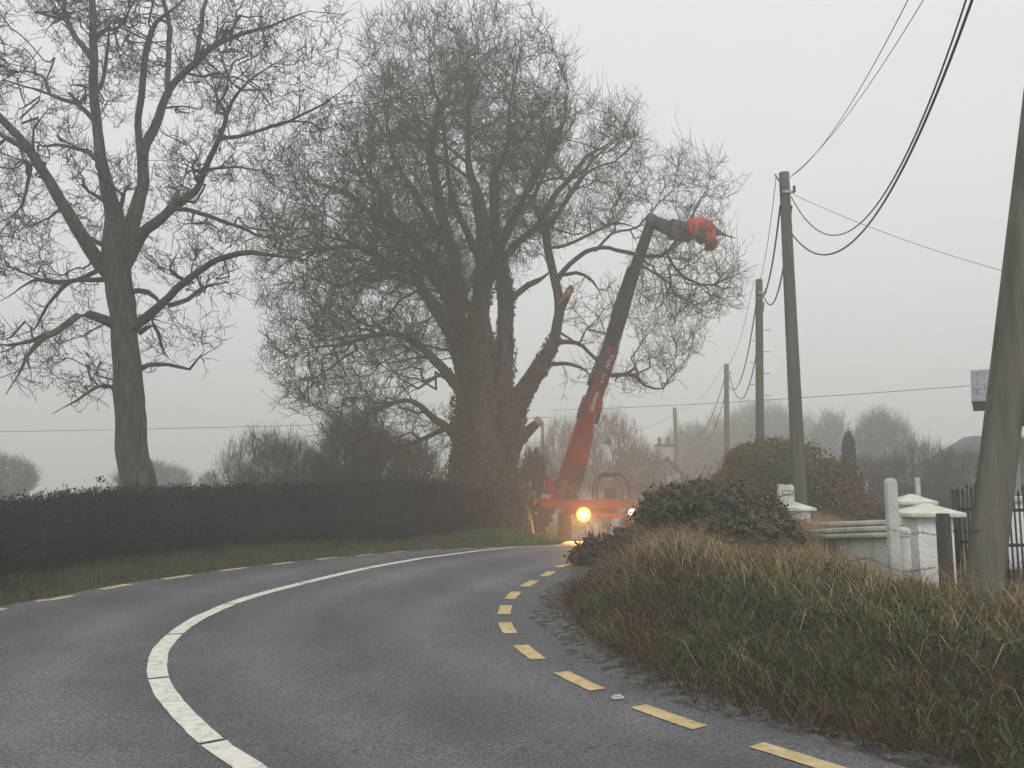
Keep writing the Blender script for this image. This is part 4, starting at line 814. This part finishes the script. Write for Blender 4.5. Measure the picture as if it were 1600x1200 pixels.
# porch with slate roof, turned so that its long side faces the road
Yh = 17.5; ev = at(1518, 628, Yh); gzh = gz(ev[0] + 1, Yh); hroot = empty('porch', (ev[0], Yh, gzh), -.50)
tag(hroot, 'open porch with a slate roof and dark timber beams at the right edge', 'building'); ez = ev[2] - gzh; rz_ = ez + .66 * 1.0 + .10; PW = 4.2; PD = 1.15
b = MB(); rows = 6; rr_ = np.random.default_rng(3)
for k in range(rows):
    t0_, t1_ = k / rows, min(1.02, (k + 1.12) / rows); x = .0
    while x < PW:
        wd = (.12 if (x == 0 and k % 2) else .24) + rr_.normal(0, .01); z0_, z1_ = ez + (rz_ - ez) * t0_, ez + (rz_ - ez) * t1_; h_ = .035 + rr_.normal(0, .005)
        b.add(np.array([[x, PD * t0_, z0_ + h_], [x + wd, PD * t0_, z0_ + h_ + rr_.normal(0, .004)], [x + wd, PD * t1_, z1_ + .012], [x, PD * t1_, z1_ + .012], [x, PD * t0_, z0_ + .008], [x + wd, PD * t0_, z0_ + .008]]), [(0, 1, 2, 3), (4, 5, 1, 0)]); x += wd + .012
b.build('roof_slates', M['slate'], hroot)
b = MB(); b.add(np.array([[0, .02, ez], [PW, .02, ez], [PW, PD, rz_ - .01], [0, PD, rz_ - .01], [0, PD * 2, ez], [PW, PD * 2, ez]]), [(0, 1, 2, 3), (3, 2, 5, 4), (0, 3, 4), (1, 5, 2), (0, 4, 5, 1)]); b.build('roof_deck', M['black'], hroot)
b = MB(); b.box((PW / 2 + .02, .04, ez - .09), (PW, .05, .17)); b.build('fascia', M['black'], hroot)
b = MB(); b.box((PW / 2 + .2, .25, ez - .34), (PW - .4, .2, .32)); b.build('beam', M['black'], hroot)
for x in (.98, 3.6): b = MB(); b.box((x, .25, (ez - .44) / 2), (.15, .15, ez - .44)); b.build('porch_post', M['black'], hroot, .01)
b = MB(); b.box((2.6, 1.9, 1.0), (3.6, .15, 2.0)); b.build('back_wall', M['greywall'], hroot)
b = MB(); b.box((2.5, .25, at(1580, 694, Yh)[2] - gzh), (2.9, .08, .12)); b.build('rail', M['black'], hroot)
# dark barn far right
bc = at(1480, 682, 52); broot = empty('barn', (bc[0] + 2.6, 52, g(52))); tag(broot, 'dark hazy barn with a hipped roof behind the white pillars', 'building'); zr = bc[2] - g(52)
b = MB(); b.box((0, 0, (zr - 1.6) / 2), (5.6, 6, zr - 1.6)); b.build('barn_walls', M['shed'], broot)
b = MB(); b.add([(-3, -3.2, zr - 1.62), (3, -3.2, zr - 1.62), (3, 3.2, zr - 1.62), (-3, 3.2, zr - 1.62), (-1.3, -.6, zr), (1.6, -.6, zr), (1.6, .6, zr), (-1.3, .6, zr)], [(0, 1, 5, 4), (1, 2, 6, 5), (2, 3, 7, 6), (3, 0, 4, 7), (4, 5, 6, 7), (3, 2, 1, 0)]); b.build('barn_roof', M['shed'], broot)

# ------------------------------------------------------------ cottage
Yc = 56; ap = at(1042, 713, Yc); croot = empty('cottage', (ap[0], Yc, g(Yc))); tag(croot, 'old cottage gable with mottled white wall, cream chimney and two pots', 'building'); zc = ap[2] - g(Yc)
hw = 2.1; b = MB(); b.prism([(-hw, 0), (hw, 0), (hw, zc - 2.2), (0, zc - .08), (-hw, zc - 2.2)], 0, 5); b.build('gable_wall', M['wallold'], croot)
for s in (-1, 1):
    b = MB(); b.add([(0, -.2, zc), (s * (hw + .25), -.2, zc - 2.45), (s * (hw + .25), 5.2, zc - 2.45), (0, 5.2, zc), (0, -.2, zc - .17), (s * (hw + .25), -.2, zc - 2.62), (s * (hw + .25), 5.2, zc - 2.62), (0, 5.2, zc - .17)], [(0, 1, 2, 3), (7, 6, 5, 4), (0, 4, 5, 1), (1, 5, 6, 2), (2, 6, 7, 3)]); b.build('roof_slope', M['hedge'], croot)
zt = at(1040, 696, Yc)[2] - g(Yc); b = MB(); b.box((-.05, .6, (zt + zc - 1) / 2), (.95, .8, zt - zc + 1)); ch = b.build('chimney', M['greywall'], croot)
b = MB(); b.box((-.05, .6, zt + .04), (1.2, 1.0, .10)); b.build('chimney_cap', M['pot'], croot)
for x in (-.3, .22): b = MB(); b.cyl((x - .05, .6, zt + .09), (x - .05, .6, zt + .42), .15, .11, 12); b.cyl((x - .05, .6, zt + .42), (x - .05, .6, zt + .5), .14, .14, 12); b.cyl((x - .05, .6, zt + .5), (x - .05, .6, zt + .62), .05, .03, 8); b.build('chimney_pot', M['pot'], croot)
r = np.random.default_rng(8); n = 2600; x = r.normal(0, 1.3, n); z = r.random(n) * zc; k = (np.abs(x) < hw + .2) & (z < zc - np.abs(x) * 1.02) & (r.random(n) < .25 + .75 * ((np.abs(x) > 1.1) | (z < zc * .45))); C = np.c_[x, r.normal(-.12, .08, n), z][k]
V, F, a = leaves(C, np.tile([0, -1., 0], (len(C), 1)), .2, r, .6); mesh_obj('ivy', V, F, M['ivy'], croot, attr=a)

# ------------------------------------------------------------ telehandler
Yt = 30.0; tc = at(930, 843, Yt); T0 = v(tc[0], Yt, gz(tc[0], Yt)); troot = empty('telehandler', T0); tag(troot, 'red tree cutting telehandler facing the viewer with lit lamps and raised boom', 'telehandler')
def L_(px, py, dY=0): return at(px, py, Yt + dY) - T0
def bd(py): return .6 - 5.4 * (752 - py) / 407
kx = Yt / F_
b = MB(); b.box(L_(925, 792) + v(0, 1.6, 0), (1.7, 3.6, .5)); b.build('chassis', M['red'], troot, .05)
b = MB(); b.box(L_(918, 788, -.45), (150 * kx, .25, .26)); b.box(L_(850, 786, -.5), (.3, .3, .34)); b.build('stabiliser_beam', M['red'], troot, .03)
b = MB(); b.box(L_(945, 806, -.62), (95 * kx, .12, .14)); b.build('front_bumper', M['red'], troot, .02)
b = MB(); b.box(L_(853, 776, -.52), (.32, .06, .17)); b.build('number_board', M['greywall'], troot, .01)
b = MB(); b.box(L_(878, 770, .3), (1.05, 1.1, .55)); b.box(L_(868, 762, .8), (.8, 1.2, .5)); b.build('turret', M['red'], troot, .05)
for px in (882, 982):
    for dy in (0, 2.8):
        wc = L_(px, 824, dy); wr = empty('wheel', wc); wr.parent = troot
        b = MB(); b.cyl((-.19, 0, 0), (.19, 0, 0), .46, n=28); b.cyl((-.215, 0, 0), (.215, 0, 0), .40, n=28)
        for k in range(18): a_ = k / 18 * 2 * pi; b.box((0, cos(a_) * .465, sin(a_) * .465), (.36, .06, .05), ax=[[1, 0, 0], [0, -sin(a_), cos(a_)], [0, cos(a_), sin(a_)]])
        b.build('tyre', M['tyre'], wr); b = MB(); b.cyl((-.22, 0, 0), (.22, 0, 0), .22, n=18); b.build('rim', M['red'], wr, .01)
b = MB()
for k in range(6): b.box(L_(935, 783, -.42) + v(0, 0, k * .045 - .2), (.7, .03, .018))
b.build('grille', M['black'], troot)
b = MB(); b.cyl(L_(873, 757, -.35), L_(873, 757, 1.3), .11, n=16); b.cyl(L_(873, 757, -.4), L_(873, 757, -.33), .17, n=6); b.build('pivot_pin', M['steel_dark'], troot, .01)
b = MB(); b.box(L_(893, 773, -.27), (.42, .03, .34)); b.build('hatch', M['steel_dark'], troot, .01)
b = MB(); b.cyl(L_(864, 753, .6), L_(864, 748, .6), .07, .06, 12); b.build('beacon', M['orange'], troot)
for (xa, xb) in ((846, 842), (990, 995)):
    b = MB(); b.box(L_(xa, 800, -.5), (.16, .16, .5)); b.box(L_(xa, 812, -.5), (.3, .3, .06)); b.build('stabiliser_leg', M['steel_dark'], troot, .01)
for q in range(3):
    pts = np.array([L_(880 + q * 6, 778, -.3), L_(888 + q * 6, 762, -.45), L_(896 + q * 6, 745, -.2), L_(902 + q * 5, 725, bd(725) - .5)]); C = crom(pts, .08); V, F = tubes(C[None], np.full((1, len(C)), .018), 6); mesh_obj('hose', V, F, M['black'], troot, smooth=True)
# cab with arched roof frame
cb = empty('cab', L_(958, 792, .2)); cb.parent = troot; cw, chh = 1.12, 1.12
arch = [(-cw / 2, 0), (-cw / 2, chh * .62), (-cw * .4, chh * .88), (-cw * .22, chh), (cw * .16, chh), (cw * .38, chh * .85), (cw / 2, chh * .55), (cw / 2, 0)]
for y in (0, 1.3):
    for p_, q_ in zip(arch[:-1], arch[1:]): b = MB() if p_ == arch[0] else b; b.beam((p_[0], y, p_[1]), (q_[0], y, q_[1]), .05, .05, up=(0, 1, 0))
    b.build('cab_frame', M['black'], cb)
b = MB(); b.prism([(x * .96, z * .96 + .01) for x, z in arch], .01, .02); gl = b.build('windscreen', None, cb)
gm = bpy.data.materials.new('cab_glass'); gm.use_nodes = True; q = gm.node_tree.nodes['Principled BSDF']; q.inputs['Base Color'].default_value = (.75, .8, .78, 1); q.inputs['Transmission Weight'].default_value = .97; q.inputs['Roughness'].default_value = .0; q.inputs['IOR'].default_value = 1.03; q.inputs['Specular IOR Level'].default_value = .2
gl.data.materials.append(gm)
b = MB(); b.box((0, .65, chh + .02), (.62, 1.4, .05)); b.build('cab_roof', M['black'], cb, .015)
b = MB(); b.box((0, .8, .35), (.45, .12, .6)); b.box((0, .65, .1), (.45, .4, .12)); b.build('seat', M['black'], cb, .03)
b = MB(); b.box((.42, -.08, .33), (.16, .04, .10)); b.build('mirror', M['metal'], cb, .01)
for (px, py, rad_, m_, e) in ((912, 804, .12, 'lamp', 1), (987, 800, .10, 'lamp_small', 0)):
    hp = L_(px, py, -.72); hr = empty('headlight', hp); hr.parent = troot
    b = MB(); b.cyl((0, -.005, 0), (0, .1, 0), rad_ * 1.15, rad_ * .8, 20); b.build('lamp_housing', M['black'], hr)
    b = MB(); b.cyl((0, -.03, 0), (0, -.008, 0), rad_, rad_ * 1.05, 20); b.build('lens', M[m_], hr)
    b = MB(); b.cyl((0, -.006, 0), (0, -.004, 0), rad_ * 2, rad_ * 2, 24); b.build('lamp_glow_disc', M['lamp_glow_disc'], hr) if e else None  # wider glowing disc added behind the lens, its colour imitates the lamp's halo
    ld = bpy.data.lights.new('lamp_light', 'SPOT'); ld.energy = 1500 if e else 420; ld.color = (1, .42, .10) if e else (1, .6, .3); ld.shadow_soft_size = .08; ld.spot_size = R(125); ld.spot_blend = .8
    lo_ = bpy.data.objects.new('lamp_light', ld); SC.collection.objects.link(lo_); lo_.parent = hr; lo_.location = (0, -.14, 0); lo_.rotation_euler = (R(-72), 0, 0)
# boom: outer box, second box with lettering, dark inner sections, knuckle, jib
def bb(name, a, c_, w, d, m, bev=.02, dY0=.6, dY1=.2):
    A, C = L_(*a, dY0), L_(*c_, dY1); b = MB(); b.beam(A, C, w, d); return b.build(name, M[m], boom, bev), A, C
boom = empty('boom', L_(876, 760, .7)); boom.parent = troot
def bbx(name, a, c_, wpx0, wpx1, m, d, bev=.015, y0=.6, y1=.2, off=0):
    wpx0 *= .88; wpx1 *= .88; y0, y1 = bd(a[1]) + off, bd(c_[1]) + off; wpx0 *= (Yt + y0) / Yt; wpx1 *= (Yt + y1) / Yt
    A, C = L_(*a, y0) - np.array(boom.location), L_(*c_, y1) - np.array(boom.location); t = (C - A) / np.linalg.norm(C - A); u = np.cross(t, [0, 1, 0]); u /= np.linalg.norm(u); w = np.cross(u, t); V = []
    for P_, wp in ((A, wpx0), (C, wpx1)):
        for s in (-1, 1):
            for q_ in (-1, 1): V.append(P_ + u * s * wp * kx / 2 + w * q_ * d / 2)
    b = MB(); b.add(V, [(0, 1, 3, 2), (4, 6, 7, 5), (0, 4, 5, 1), (2, 3, 7, 6), (0, 2, 6, 4), (1, 5, 7, 3)]); return b.build(name, M[m], boom, bev), A, C, u, t
bbx('outer_section', (884, 752), (926, 626), 34, 30, 'red', .62, .03, .9, .55)
bbx('outer_rib', (893, 745), (914, 668), 44, 34, 'red', .5, .03, off=-.1)
_, A2, C2, u2, t2_ = bbx('second_section', (913, 668), (958, 543), 28, 22, 'red', .44, .02, off=-.25)
bbx('inner_section', (920, 640), (972, 480), 26, 26, 'steel_dark', .40, .02, .55, .35)
bbx('inner_section', (966, 498), (990, 420), 30, 23, 'steel_dark', .34, .02, .37, .25)
bbx('tip_section', (986, 435), (1016, 348), 19, 16, 'steel_dark', .26, .02, .3, .1)
bbx('section_collar', (918, 652), (926, 628), 40, 38, 'steel_dark', .66, .02, .62, .55)
bbx('section_collar', (932, 602), (944, 570), 36, 32, 'steel_dark', .5, .02, .3, .25)
# white lettering strokes along the second section, too blurred to read
r = np.random.default_rng(12); front = np.cross(u2, t2_); front = front * (-1 if front[1] > 0 else 1)
for (s0, s1, nn_) in ((.62, .96, 13), (.26, .52, 11)):
    b = MB()
    for k in range(nn_):
        s = s0 + (s1 - s0) * k / nn_; q = A2 + (C2 - A2) * s + front * .228
        o_ = u2 * (r.random() * .06 - .10); b.add([q + o_ - t2_ * .03, q + o_ + u2 * (.07 + .07 * r.random()) - t2_ * .02, q + o_ + u2 * (.07 + .07 * r.random()) + t2_ * .03, q + o_ + t2_ * .035], [(0, 1, 2, 3)])
    b.build('lettering', M['decal'], boom)
ax_, ay_ = L_(897, 780, .1) - np.array(boom.location), L_(925, 690, bd(690)) - np.array(boom.location)
b = MB(); b.cyl(ax_, ax_ * .45 + ay_ * .55, .09, n=12); b.build('lift_ram', M['steel_dark'], boom); b = MB(); b.cyl(ax_ * .45 + ay_ * .55, ay_, .055, n=12); b.build('ram_rod', M['metal'], boom)
for j, off in enumerate((13, 16)):
    pts = np.array([[*(L_(932 + off - 13, 640, bd(640) - .3) - np.array(boom.location))], [*(L_(958 + off - 13, 560, bd(560) - .3) - np.array(boom.location))], [*(L_(978 + off - 8, 470, bd(470) - .2) - np.array(boom.location))], [*(L_(1008 + off - 10, 380, bd(380) - .15) - np.array(boom.location))], [*(L_(1024, 352, bd(352) - .15) - np.array(boom.location))]]); C = crom(pts, .2); V, F = tubes(C[None], np.full((1, len(C)), .02), 6); mesh_obj('hose', V, F, M['black'], boom, smooth=True)
b = MB(); kn = L_(1018, 345, bd(345)) - np.array(boom.location); b.cyl(kn + v(0, -.2, 0), kn + v(0, .2, 0), .16, n=20); b.build('knuckle', M['steel_dark'], boom, .01)
bbx('jib', (1014, 344), (1056, 361), 17, 26, 'steel_dark', .3, .02, .1, -.1)
bbx('jib', (1046, 358), (1082, 364), 34, 30, 'steel_dark', .42, .03, -.1, -.25)
# orange grapple saw hung on the jib end: housing, curved arm, blade
gr = empty('grapple', L_(1090, 362, -4.9)); gr.parent = troot; go = np.array(gr.location)
def G_(px, py): q = L_(px, py, -4.9) - go; return (q[0], q[2])
b = MB(); b.prism([G_(*p) for p in [(1072, 346), (1080, 343), (1096, 343), (1106, 346), (1112, 354), (1113, 362), (1106, 366), (1096, 361), (1088, 362), (1084, 372), (1077, 368), (1073, 358)]][::-1], -.26, .26); b.build('grapple_housing', M['orange'], gr, .04)
b = MB(); b.prism([G_(*p) for p in [(1100, 348), (1108, 348), (1114, 356), (1117, 372), (1120, 387), (1112, 391), (1104, 389), (1102, 375), (1099, 362)]][::-1], -.2, .2); b.build('grapple_claw', M['orange'], gr, .03)
b = MB(); b.prism([G_(*p) for p in [(1084, 362), (1100, 360), (1104, 378), (1096, 380), (1086, 372)]][::-1], -.18, .22); b.build('grapple_motor', M['steel_dark'], gr, .02)
b = MB(); b.prism([G_(*p) for p in [(1110, 351), (1116, 352), (1124, 360), (1132, 366), (1124, 368), (1114, 368)]][::-1], -.05, .05); b.build('claw_tine', M['pot'], gr, .01)
b = MB(); b.cyl(np.array([G_(1128, 366)[0], 0, G_(1128, 366)[1]]), np.array([G_(1149, 372)[0], 0, G_(1149, 372)[1]]), .04, .015, 8); b.build('held_twig', M['twig'], gr)
# white verge marker posts and rail beyond the bend
for i, (px, py) in enumerate([(868, 812), (861, 812)]): pass

# ------------------------------------------------------------ mist
b = MB(); b.box((0, 130, 14), (606, 384, 34)); hz = b.build('haze', None); tag(hz, kind='stuff')
hm = bpy.data.materials.new('haze'); hm.use_nodes = True; t = hm.node_tree; t.nodes.clear(); o = t.nodes.new('ShaderNodeOutputMaterial'); pv = t.nodes.new('ShaderNodeVolumePrincipled')
pv.inputs['Color'].default_value = (.985, .985, .965, 1); pv.inputs['Density'].default_value = HAZE_DENSITY; pv.inputs['Anisotropy'].default_value = 0.25
t.links.new(pv.outputs[0], o.inputs['Volume']); hz.data.materials.append(hm)
